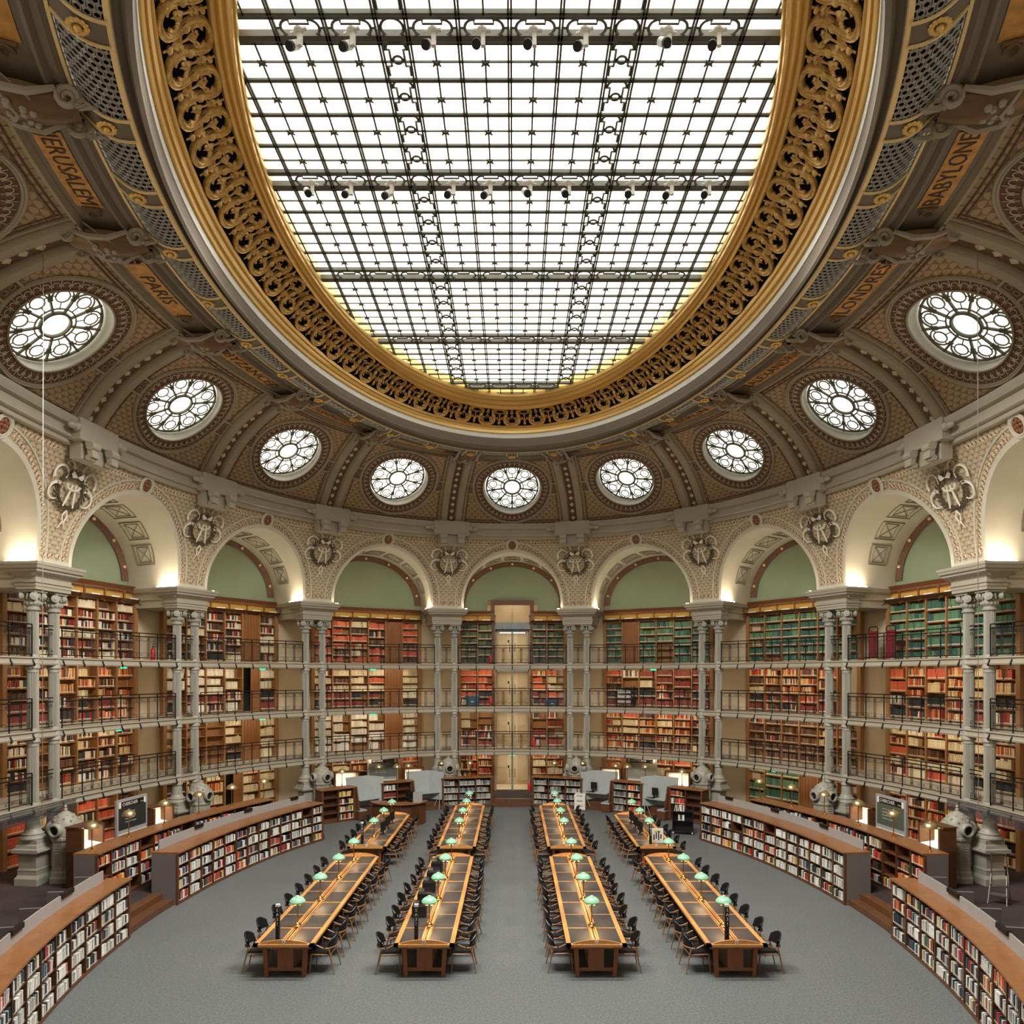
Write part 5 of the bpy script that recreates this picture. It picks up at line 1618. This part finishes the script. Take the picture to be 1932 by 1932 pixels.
board(0,0,0,1.5,2.66,1.52,'CHERCHER','chercher','x' and lines_,'grey framed board headed CHERCHER behind the outer left bookcase',scr1,xy=(-12.05,23.6),rot=rt+R_(2))
board(0,0,0,1.5,2.66,1.52,'CHERCHER','chercher',lines_,'grey framed board headed CHERCHER behind the outer right bookcase',scr2,xy=(12.05,23.6),rot=-rt-R_(2))
board(0,0,0,1.2,2.38,1.55,'OUVRIR','ouverture horaires',lines_,'grey framed board headed OUVRIR behind the left booths',scr3,xy=(-6.5,37.3),rot=R_(22))
board(0,0,0,1.2,2.38,1.55,'RESTAURER','restaurer',lines_,'grey framed board headed RESTAURER behind the right booths',scr4,xy=(6.5,37.3),rot=R_(-22))
# lit reading desks beside the boards
def litdesk(xy,rot,label,wd=.9,zb=.95,dp=.7):
    A=Matrix.Translation((xy[0],xy[1],0))@Matrix.Rotation(rot,4,'Z')
    t=thing('lit_reading_desk',label,'desk',M=A,group='desks with lit white boards')
    b=MB(); b.bb(-wd/2-.08,wd/2+.08,.1,.52,RZ,RZ+zb-.12); b.bb(-wd/2-.08,-wd/2,-.0,.52,RZ,RZ+zb+.55); b.bb(wd/2,wd/2+.08,-.0,.52,RZ,RZ+zb+.55); b.bb(-wd/2-.1,wd/2+.1,.1,.54,RZ+zb+.55,RZ+zb+.6)
    mk('desk_carcass',b,M['low'],t)
    b=MB(); b.bb(-wd/2,wd/2,.48,.5,RZ+zb,RZ+zb+.52); b.hexa([(-wd/2,-.15,RZ+zb-.08),(wd/2,-.15,RZ+zb-.08),(wd/2,.5,RZ+zb),(-wd/2,.5,RZ+zb)],[(-wd/2,-.15,RZ+zb-.05),(wd/2,-.15,RZ+zb-.05),(wd/2,.5,RZ+zb+.03),(-wd/2,.5,RZ+zb+.03)])
    mk('white_board',b,M['white'],t)
    area('desk_light',None,A@Matrix.Translation((0,.2,RZ+zb+.5)),wd*.9,.05,3.5,(1,.86,.62))
    return t
for s,w in((-1,'left'),(1,'right')):
    litdesk((s*12.35,21.95),-s*(rt+R_(2)) if s>0 else rt+R_(2),'walnut desk with a glowing white board, nearer than the %s board'%w,.8,1.2)
    litdesk((s*11.75,25.1),-s*(rt-R_(6)) if s>0 else rt-R_(6),'walnut desk with a glowing white board, beyond the %s board'%w,.8,1.2)
    litdesk((s*8.1,36.4),s*R_(-26),'walnut desk with a glowing white board at the far %s, outer one'%w,1.1,.85)
    litdesk((s*5.0,37.8),s*R_(-16),'walnut desk with a glowing white board at the far %s, inner one'%w,.9,.85)
# ---------------- reading tables ----------------
TW=1.30; TZ=.75
def table(cx,y0,y1,letter,label,np_):
    t=thing('reading_table',label,'table',loc=(cx,y0,0),group='long oak reading tables')
    L=y1-y0; b=MB(); h=TW/2
    # frame of the top
    b.bb(-h,-h+.1,0,L,TZ-.05,TZ); b.bb(h-.1,h,0,L,TZ-.05,TZ); b.bb(-h,h,0,.12,TZ-.05,TZ); b.bb(-h,h,L-.12,L,TZ-.05,TZ)
    pl=(L-.24)/np_
    for i in range(1,np_): b.bb(-h+.1,h-.1,.12+pl*i-.02,.12+pl*i+.02,TZ-.05,TZ)
    b.bb(-.09,.09,.12,L-.12,TZ-.05,TZ+.012)
    mk('tabletop_frame',b,M['table'],t)
    b=MB(); b.bb(-.075,-.045,.12,L-.12,TZ+.012,TZ+.05); b.bb(.045,.075,.12,L-.12,TZ+.012,TZ+.05); mk('centre_rail',b,M['table'],t)
    b=MB(); b.bb(-.012,.012,.12,L-.12,TZ+.012,TZ+.03); mk('cable_slot',b,M['lowd'],t)
    for i in range(np_):
        for s in(-1,1):
            b=MB(); x0,x1=sorted((s*.09,s*(h-.1))); b.bb(x0,x1,.12+pl*i+.02,.12+pl*(i+1)-.02,TZ-.04,TZ-.004); mk('desk_inlay',b,M['inlay'],t)
    for yy in(.06,L-.06):
        b=MB(); n=12
        pts=[(-h+.14+(TW-.28)*i/n,yy-.02,TZ+.02+.075*math.sin(PI*i/n)**.8) for i in range(n+1)]
        b.poly([(h-.14,yy-.02,TZ)]+[(-h+.14,yy-.02,TZ)]+pts,(0,1,0),.035); mk('gable_board',b,M['table'],t)
    for k,yy in enumerate((.18,L-.18)):
        for s in(-1,1):
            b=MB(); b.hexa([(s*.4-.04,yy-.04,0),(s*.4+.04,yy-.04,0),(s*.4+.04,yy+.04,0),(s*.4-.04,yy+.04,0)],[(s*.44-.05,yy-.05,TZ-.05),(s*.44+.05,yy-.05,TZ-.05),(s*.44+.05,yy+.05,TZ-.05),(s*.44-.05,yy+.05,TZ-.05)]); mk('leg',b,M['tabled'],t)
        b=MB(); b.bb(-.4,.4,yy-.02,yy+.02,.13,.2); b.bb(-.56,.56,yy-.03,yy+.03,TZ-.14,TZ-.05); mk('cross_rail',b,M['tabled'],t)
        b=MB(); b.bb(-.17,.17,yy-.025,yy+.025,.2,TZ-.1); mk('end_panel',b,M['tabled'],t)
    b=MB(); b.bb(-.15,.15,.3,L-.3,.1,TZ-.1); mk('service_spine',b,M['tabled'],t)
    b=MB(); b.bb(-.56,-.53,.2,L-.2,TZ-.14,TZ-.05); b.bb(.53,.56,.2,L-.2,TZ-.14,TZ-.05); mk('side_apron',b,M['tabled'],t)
    b=MB(); b.bb(-.035,.035,.028,.04,TZ+.012,TZ+.082); mk('letter_plate',b,M['white'],t)
    tm=text_mesh(letter,.075); tm.v=[(v[0],.025,v[1]+TZ+.047) for v in tm.v]; mk('letter',tm,M['black'],t)
    return t
LS=.86
def lamp_meshes():
    sh=MB(); br=MB(); po=MB(); ba=MB(); bu=MB(); fi=MB()
    prof=[(.165,.0),(.18,.035),(.165,.075),(.135,.115),(.09,.145),(.04,.16),(.015,.163)]
    sh.lathe([(r,z+.62) for r,z in prof],28,cap=False); sh.lathe([(r*.94,z+.615) for r,z in prof],28,cap=False)
    fi.lathe([(.045,.775),(.05,.79),(.03,.81),(.005,.815)],14)
    for k in range(3):
        a=2*PI*k/3+PI/2
        br.tube([(0,0,.54),(.1*math.cos(a),.1*math.sin(a),.565),(.175*math.cos(a),.175*math.sin(a),.62)],.007,5)
    br.lathe([(.012,.52),(.03,.53),(.03,.56),(.012,.6)],12)
    po.lathe([(.016,.1),(.014,.3),(.013,.54)],12)
    ba.lathe([(.085,0),(.09,.02),(.07,.035),(.065,.06),(.045,.085),(.02,.1)],18)
    bu.ball((0,0,.63),.028,8,5)
    for m_ in(sh,br,po,ba,bu,fi): m_.v=[(x,y,z*LS) for x,y,z in m_.v]
    return sh,br,po,ba,bu,fi
LM=lamp_meshes()
lamp0=None
def table_lamp(x,y,label):
    t=thing('table_lamp',label,'lamp',loc=(x,y,TZ+.05),group='green glass table lamps')
    for n,m,mt,s in(('glass_shade',LM[0],'shade',1),('bracket',LM[1],'brass',1),('pole',LM[2],'brass',1),('base',LM[3],'brass',1),('bulb',LM[4],'bulb',1),('finial',LM[5],'shade',1)):
        mk(n,m,M[mt],t,True)
    l=bpy.data.lights.new('lamp_glow','SPOT'); l.energy=50; l.color=(1,.66,.34); l.spot_size=R_(140); l.spot_blend=.6; l.shadow_soft_size=.04
    o=bpy.data.objects.new('lamp_glow',l); COL.objects.link(o); o.location=(x,y,TZ+.05+.5)
    return t
# chair
def chair_parts():
    se=MB(); ba=MB(); fr=MB(); legs=[]
    # local: origin at floor centre, chair faces +y
    se.hexa([(-.22,-.2,.43),(.22,-.2,.43),(.25,.24,.44),(-.25,.24,.44)],[(-.2,-.18,.475),(.2,-.18,.475),(.23,.22,.49),(-.23,.22,.49)])
    n=10
    def bk(i,j):
        a=PI*(.12+.76*i); x=-.27*math.cos(a); y=-.08-.19*math.sin(a)
        z=.55+.27*j*(.55+.45*math.sin(PI*i)); return (x,y-.05*j,z)
    ba.grid(bk,n,5); ba.grid(lambda i,j:(bk(i,j)[0]*.9,bk(i,j)[1]+.025,bk(i,j)[2]),n,5,flip=True)
    e=[bk(i/n,1) for i in range(n+1)]; ba.tube([(x*.95,y+.012,z) for x,y,z in e],.018,5)
    fr.tube([(-.27*math.cos(PI*(.02+.96*i/12)),-.08-.21*math.sin(PI*(.02+.96*i/12)),.56) for i in range(13)],.016,6)
    fr.tube([(-.27,-.06,.56),(-.26,.1,.63)],.016,6); fr.tube([(.27,-.06,.56),(.26,.1,.63)],.016,6)
    fr.tube([(-.24,-.2,.41),(-.25,.23,.42)],.016,5); fr.tube([(.24,-.2,.41),(.25,.23,.42)],.016,5); fr.tube([(-.25,.22,.42),(.25,.22,.42)],.016,5); fr.tube([(-.23,-.2,.41),(.23,-.2,.41)],.016,5)
    for sx,sy in((-1,1),(1,1),(-1,-1),(1,-1)):
        b=MB()
        if sy>0: b.tube([(sx*.245,.22,.43),(sx*.26,.25,0)],[.018,.012],6)
        else: b.tube([(sx*.26,-.17,.56),(sx*.25,-.21,.4),(sx*.28,-.3,0)],[.015,.019,.012],6)
        legs.append(b)
    return se,ba,fr,legs
se,ba,fr,legs=chair_parts()
chair0=thing('reading_chair','x','chair',loc=(0,0,0),group='oak chairs with black leather at the reading tables')
mk('seat',se,M['blackl'],chair0); mk('backrest',ba,M['blackl'],chair0,True); mk('chair_frame',fr,M['chairw'],chair0,True)
for l in legs: mk('leg',l,M['chairw'],chair0,True)
used=[False]
def place_chair(x,y,rz,label):
    Mx=Matrix.Translation((x,y,0))@Matrix.Rotation(rz,4,'Z')
    if not used[0]:
        used[0]=True; chair0.matrix_world=Mx; chair0['label']=label; return
    dup(chair0,Mx,label)
TX=[-4.88,-1.86,1.86,4.88]; LET='ABCD'
NEAR=(15.93,23.85); FAR={0:(24.95,30.95),1:(24.95,33.15),2:(24.95,33.15),3:(24.95,30.95)}
for i,cx in enumerate(TX):
    for near in(True,False):
        y0,y1=NEAR if near else FAR[i]
        npn=8 if near or i in(1,2) else 6
        wh='near' if near else 'far'
        tname='%s table %s'%(wh,LET[i])
        table(cx,y0,y1,LET[i],'%s long oak reading table of row %s, %s'%(wh,LET[i],['leftmost row','left of the central aisle','right of the central aisle','rightmost row'][i]),npn)
        pl=(y1-y0-.24)/npn
        for q in range(npn):
            for s in(-1,1):
                if not near and i in(0,3) and q>=npn-1 and s*(1 if i==3 else -1)>0: pass
                yy=y0+.12+pl*(q+.5)+rng.uniform(-.05,.05); pull=rng.uniform(-.04,.06)
                place_chair(cx+s*(TW/2+.1+pull),yy,PI/2*s+rng.uniform(-.09,.09),'black leather oak chair, %s from the front on the %s side of %s'%(ordn[q],'left' if s<0 else 'right',tname))
        # lamps: photo shows four on near tables
        ys=[17.0,19.0,21.0,23.0] if near else ([26.3,28.3,30.2] if i in(0,3) else [26.3,28.3,30.4,32.4])
        for q,yy in enumerate(ys):
            table_lamp(cx+.0,yy,'brass lamp with green glass dome on %s, %s from the front'%(tname,ordn[q]))
        # lettered black posts
        if (near and i in(0,1,3)) or (not near and i in(0,3)):
            b=MB(); x=cx-.19 if i<2 else cx-.1
            if i==3: x=cx-.16
            t=thing('lettered_post','tall slim black post with white characters standing on %s'%tname,'sign',loc=(x,y0+.25,TZ))
            b.bb(-.04,.04,-.04,.04,0,.78); mk('post',b,M['black'],t)
            b=MB(); b.bb(-.042,.042,-.042,.042,.75,.8); mk('white_cap',b,M['white'],t)
            for k,ch in enumerate('SA3?'):
                tm=text_mesh(ch,.1); tm.v=[(v[0],-.043,v[1]+.68-.1*k) for v in tm.v]; mk('character',tm,M['white'],t)
# black display boxes on near table B
for k in range(5):
    yy=NEAR[0]+1.9+1.02*k
    t=thing('display_box','black display box with a clear stand-up sign on near table B, %s from the front'%ordn[k],'box',loc=(TX[1]-.33,yy,TZ),group='black display boxes on near table B')
    b=MB(); b.bb(-.17,.17,-.12,.12,0,.26); mk('box_body',b,M['black'],t)
    b=MB(); b.bb(-.17,.17,.115,.12,.26,.36); mk('clear_plate',b,M['smoke'],t)
    for q in range(2):
        tm=text_mesh('livres' if q==0 else 'libres',.06,align='LEFT'); tm.v=[(v[0]-.15+v[1]*.3,.11,v[1]+.33-.045*q) for v in tm.v]; mk('lettering',tm,M['white'],t)
# computers on far tables A and D
for i,s0 in((0,1),(3,-1)):
    for k in range(3):
        yy=27.0+1.0*k
        A=Matrix.Translation((TX[i]+s0*.2,yy,TZ+.0))@Matrix.Rotation(s0*R_(-100),4,'Z')
        monitor(A,'black computer screen seen from behind on far table %s, %s from the front'%(LET[i],ordn[k]))
b=MB(); b.bb(-.2,.2,-.02,.02,0,.5)
t=thing('poster_stand','white poster stand with black figures on far table D','sign',loc=(TX[3]+.15,25.6,TZ)); mk('poster',b,M['white'],t)
b=MB()
for k in range(4): b.bb(-.14+.08*k,-.1+.08*k,-.024,-.02,.1+.05*(k%2),.3+.06*(k%3))
mk('poster_print',b,M['black'],t)
b=MB(); b.bb(-.12,.12,-.022,-.0,.36,.42); mk('poster_title',b,M['gold'],t)
# ---------------- round counter ----------------
t=thing('round_counter','semicircular slatted walnut information counter at far left','desk',loc=(-5.0,32.9,0))
b=MB(); b.grid(lambda i,j:((.95+.12*(j>.5))*math.cos(-PI*.95+PI*.95*i)*1.0,(.8+.1*(j>.5))*math.sin(-PI*.95+PI*.95*i),.98 if j<.99 else .98),20,1)
def cres(i,j):
    a=-PI*.95+PI*.95*i; r=.5+.6*j; return (r*math.cos(a)*1.15,r*math.sin(a),.99)
b=MB(); b.grid(cres,24,2); b.grid(lambda i,j:(cres(i,1)[0],cres(i,1)[1],.99-.05*j),24,1); mk('counter_top',b,M['lowtop'],t)
b=MB()
for i in range(46):
    a=-PI*.95+PI*.95*i/45
    if -1.35<a<-.95: continue
    b.box((1.05*1.1*math.cos(a),1.02*math.sin(a),.47),(.045,.03,.92),Matrix.Rotation(a,3,'Z'))
mk('slat',b,M['low'],t)
b=MB(); b.grid(lambda i,j:(1.0*1.1*math.cos(-PI*.95+PI*.95*i),.96*math.sin(-PI*.95+PI*.95*i),.02+.92*j),24,1); mk('counter_panel',b,M['lowd'],t)
monitor(Matrix.Translation((-4.45,32.5,.99))@Matrix.Rotation(R_(150),4,'Z'),'black screen standing at the right end of the round counter')
b=MB(); b.bb(-.2,.2,-.04,.04,0,.45); t=thing('grey_screen_box','pale grey upright screen on the right of the round counter','equipment',loc=(-4.1,32.3,.99)); mk('casing',b,M['greyp2'],t)
b=MB(); b.bb(-.3,.3,-.2,.2,0,.2); t=thing('printer','black printer with a grey lid on the round counter','equipment',loc=(-5.3,33.0,.7)); mk('printer_body',b,M['black'],t); b=MB(); b.bb(-.12,.12,-.15,.1,.2,.24); mk('printer_lid',b,M['greyp2'],t); b=MB(); b.bb(-.3,.3,-.2,.2,-.7,0); mk('printer_stand',b,M['black'],t)
# ---------------- trolley, drawer unit, step ladder ----------------
t=thing('book_trolley','black steel book trolley on castors in front of the far right booths','trolley',loc=(7.05,30.6,0),rz=R_(-14))
b=MB(); b.bb(-.42,-.39,-.28,.28,.14,1.12); b.bb(.39,.42,-.28,.28,.14,1.12); mk('side_plate',b,M['black'],t)
b=MB(); b.bb(-.4,.4,-.27,.27,.14,.17); b.bb(-.4,.4,-.27,.27,.55,.57); b.bb(-.4,.4,-.27,.27,.93,.95); b.bb(-.4,.4,.0,.01,.17,1.0); mk('shelf',b,M['black'],t)
for sx in(-1,1):
    for sy in(-1,1):
        b=MB(); b.M=Matrix.Translation((sx*.38,sy*.24,.06))@Matrix.Rotation(PI/2,4,'Y'); b.lathe([(.06,-.015),(.06,.015)],14); b.M=None; b.bb(sx*.38-.02,sx*.38+.02,sy*.24-.02,sy*.24+.02,.06,.15); mk('castor',b,M['steel'],t)
LOWB.M=Matrix.Translation((7.05,30.6,0))@Matrix.Rotation(R_(-14),4,'Z'); fill(LOWB,-.36,.1,-.22,.95,.3,'modw',leanp=.3); fill(LOWB,-.2,.1,-.2,.57,.3,'modw'); LOWB.M=None
t=thing('drawer_unit','small white three-drawer pedestal left of the right booth','cabinet',loc=(3.25,35.7,0),rz=R_(-12))
b=MB(); b.bb(-.26,.26,0,.5,.03,.78); mk('cabinet_body',b,M['white'],t)
for k in range(3):
    b=MB(); b.bb(-.24,.24,-.02,0,.05+.245*k,.27+.245*k); d=mk('drawer',b,M['white'],t)
    b=MB(); b.bb(-.14,.14,-.035,-.02,.22+.245*k,.24+.245*k); mk('handle',b,M['black'],d)
t=thing('step_ladder','folding steel step ladder by the right-hand air vent and pedestal','ladder',loc=(13.35,20.3,RZ),rz=R_(-40))
b=MB()
for s in(-.22,.22):
    b.tube([(s,-.35,0),(s*.8,-.05,.75)],.016,6); b.tube([(s,.35,0),(s*.75,-.05,1.35)],.016,6)
b.tube([(-.17,-.05,1.35),(.17,-.05,1.35)],.018,6); mk('ladder_frame',b,M['steel'],t,True)
b=MB(); b.bb(-.2,.2,-.3,-.1,.24,.27); b.bb(-.2,.2,-.22,.05,.5,.53); mk('tread',b,M['steel'],t)
# ---------------- gallery objects ----------------
def extinguisher(u,s,k,label):
    t=thing('fire_extinguisher',label,'extinguisher',M=MAT(u,1.45,DECK[k][1]+.02,s),group='red fire extinguishers on the galleries')
    b=MB(); b.lathe([(.02,0),(.085,.01),(.085,.42),(.06,.48),(.03,.51),(.03,.54)],16); mk('cylinder',b,M['red'],t,True)
    b=MB(); b.tube([(0,0,.54),(.02,0,.66),(.1,0,.72),(.16,0,.62),(.1,0,.52)],.012,6); b.bb(-.03,.08,-.02,.02,.55,.58); mk('hose',b,M['black'],t,True)
for u,s,k in((-2.5,-.25,2),(-3.5,-.6,1),(-3.5,-.6,0),(3.5,.6,2),(3.5,.6,1),(3.5,.6,0)):
    extinguisher(u,s,k,'red extinguisher, %s gallery, %s'%(floors_[k],pname(u)))
for u,s,k in((0,-1.15,2),(0,-1.15,1),(0,1.15,0)):
    extinguisher(u,s,k,'red extinguisher beside the glazed door on the %s gallery'%floors_[k])
t=thing('fire_extinguisher','red extinguisher on the ground floor right of the central doorway','extinguisher',M=MAT(0,1.35,RZ+.01,.9),group='red fire extinguishers on the galleries')
b=MB(); b.lathe([(.02,0),(.085,.01),(.085,.42),(.06,.48),(.03,.54)],16); mk('cylinder',b,M['red'],t,True)
for s,c in((-1.75,1.0),(1.35,.6)):
    w='large, left' if s<0 else 'small, right'
    t=thing('plastic_crate','blue plastic crate on the middle gallery, %s of the doorway'%w,'crate',M=MAT(0,1.2,DECK[1][1]+.02,s*1.2 if s<0 else 2.1))
    b=MB(); h=.55*c; b.hexa([(-.3,-.2,0),(.3,-.2,0),(.3,.2,0),(-.3,.2,0)],[(-.36,-.24,h),(.36,-.24,h),(.36,.24,h),(-.36,.24,h)]); b.bb(-.4,.4,-.27,.27,h-.08,h-.03); mk('crate_body',b,M['blue'],t)
    b=MB(); b.bb(-.08,.08,-.26,-.24,h*.4,h*.5); mk('paper_label',b,M['white'],t)
for k,s in enumerate((.15,.95)):
    t=thing('maroon_trolley','maroon book trolley on the top gallery in the third bay right, %s one'%('left' if k==0 else 'right'),'trolley',M=MAT(2.5,1.2,DECK[2][1]+.02,s+.45),group='maroon trolleys')
    b=MB(); b.tube([(-.2,0,.08),(-.2,0,1.25),(-.15,0,1.32),(.15,0,1.32),(.2,0,1.25),(.2,0,.08)],.02,6); mk('trolley_frame',b,M['railiron'],t,True)
    b=MB(); b.bb(-.19,.19,-.02,.05,.15,1.15); b.bb(-.19,.19,-.3,.05,.12,.16); mk('maroon_panel',b,M['maroon'],t)
t=thing('wire_shelf','black wire rack on the middle gallery, first bay right of centre','rack',M=MAT(1,.9,DECK[1][1]+.02,-1.35))
b=MB()
for z in(.2,.45,.7,.95): b.bb(-.4,.4,-.2,.2,z,z+.03)
for sx in(-1,1):
    for sy in(-1,1): b.bb(sx*.39-.015,sx*.39+.015,sy*.19-.015,sy*.19+.015,0,1.1)
mk('rack_frame',b,M['black'],t)
for k in range(3):
    b=MB()
    for q in range(9): b.bb(-.36+.08*q,-.3+.08*q,-.18,.0,.23+.25*k,.36+.25*k)
    mk('box_row',b,M['white'],t)
# green exit lights
for u,s,k in((-3,.5,2),(-3,.3,1),(-2,.8,2),(-2,.8,1),(-1,-.3,2),(-1,-.3,1),(1,.4,2),(0,0,0),(2,-.2,0)):
    t=thing('exit_light','small glowing green exit light under the %s gallery %s'%(floors_[k],bayname(u)),'light',M=MAT(u,.2,DECK[k][0]-.07,s),group='green exit lights')
    b=MB(); b.bb(-.14,.14,-.02,.02,0,.05); mk('lit_face',b,M['green_s'],t)
    b=MB(); b.bb(-.16,.16,-.03,.03,.05,.07); mk('bracket',b,M['white'],t)
# hanging cables
for s,w in((-1,'left'),(1,'right')):
    b=MB(); b.tube([(s*10.42,16.55,16.25),(s*10.44,16.55,3.2)],.008,5)
    t=mk('hanging_cable',b,M['steel'],None,True); tag(t,'thin straight cable hanging from the vault on the %s'%w,'cable',group='hanging cables')
# smoked acrylic guard strips under the first gallery rail near the picture edges
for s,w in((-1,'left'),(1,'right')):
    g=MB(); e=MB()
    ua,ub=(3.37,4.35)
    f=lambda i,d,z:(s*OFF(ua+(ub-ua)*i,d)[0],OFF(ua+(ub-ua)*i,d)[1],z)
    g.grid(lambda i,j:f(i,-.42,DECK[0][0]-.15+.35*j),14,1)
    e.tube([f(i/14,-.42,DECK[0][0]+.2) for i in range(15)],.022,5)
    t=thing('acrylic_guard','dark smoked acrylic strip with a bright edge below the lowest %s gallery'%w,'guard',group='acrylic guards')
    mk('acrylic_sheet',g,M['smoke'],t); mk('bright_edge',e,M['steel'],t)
# ---------------- book objects ----------------
IND.sort(key=lambda a:a[0])
def visible(Mx):
    p=Mx.translation-CAMP; px=969+1400*p.x/p.y; py=1272.7-1400*p.z/p.y
    return -10<px<1942 and py<1940
vis_=[a for a in IND if visible(a[1])]
keep=vis_[:300]; ids=set(id(a) for a in keep)
cache={}
for a in IND:
    d,Mx,(w,h,dep,c,l),lab=a
    if id(a) in ids:
        mb=MB(); mb.uv=[]; book(mb,0,0,0,w,h,dep,c,l)
        o=mk('book',mb,M['book'],None,M=Mx); tag(o,lab,'book','books in the near curved bookcases')
    else:
        LOWB.M=Mx; book(LOWB,0,0,0,w,h,dep,c,l)
b0=len(BK.v); BK.v+=LOWB.v; BK.c+=LOWB.c; BK.uv+=LOWB.uv; BK.f+=[tuple(i+b0 for i in f) for f in LOWB.f]; BK.mi+=LOWB.mi
o=mk('books',BK,M['book']); tag(o,'rows of books filling the gallery and low bookcases','book','books in the near curved bookcases',kind='stuff')
# ---------------- camera, world, light ----------------
cam=bpy.data.cameras.new('Camera'); co=bpy.data.objects.new('Camera',cam); COL.objects.link(co)
co.location=(.07,0,CZ); co.rotation_euler=(PI/2,0,0); cam.sensor_width=36; cam.lens=36*1400/1932
cam.shift_x=(966-969)/1932; cam.shift_y=(1272.7-966)/1932; cam.clip_start=.05; cam.clip_end=200
sc=bpy.context.scene; sc.camera=co
wd=bpy.data.worlds.new('World'); sc.world=wd; wd.use_nodes=True; wd.node_tree.nodes['Background'].inputs[0].default_value=(.8,.82,.85,1); wd.node_tree.nodes['Background'].inputs[1].default_value=.4
vs=sc.view_settings; vs.view_transform='Standard'; vs.look='None'; vs.gamma=1; vs.exposure=EXPO; vs.use_curve_mapping=False
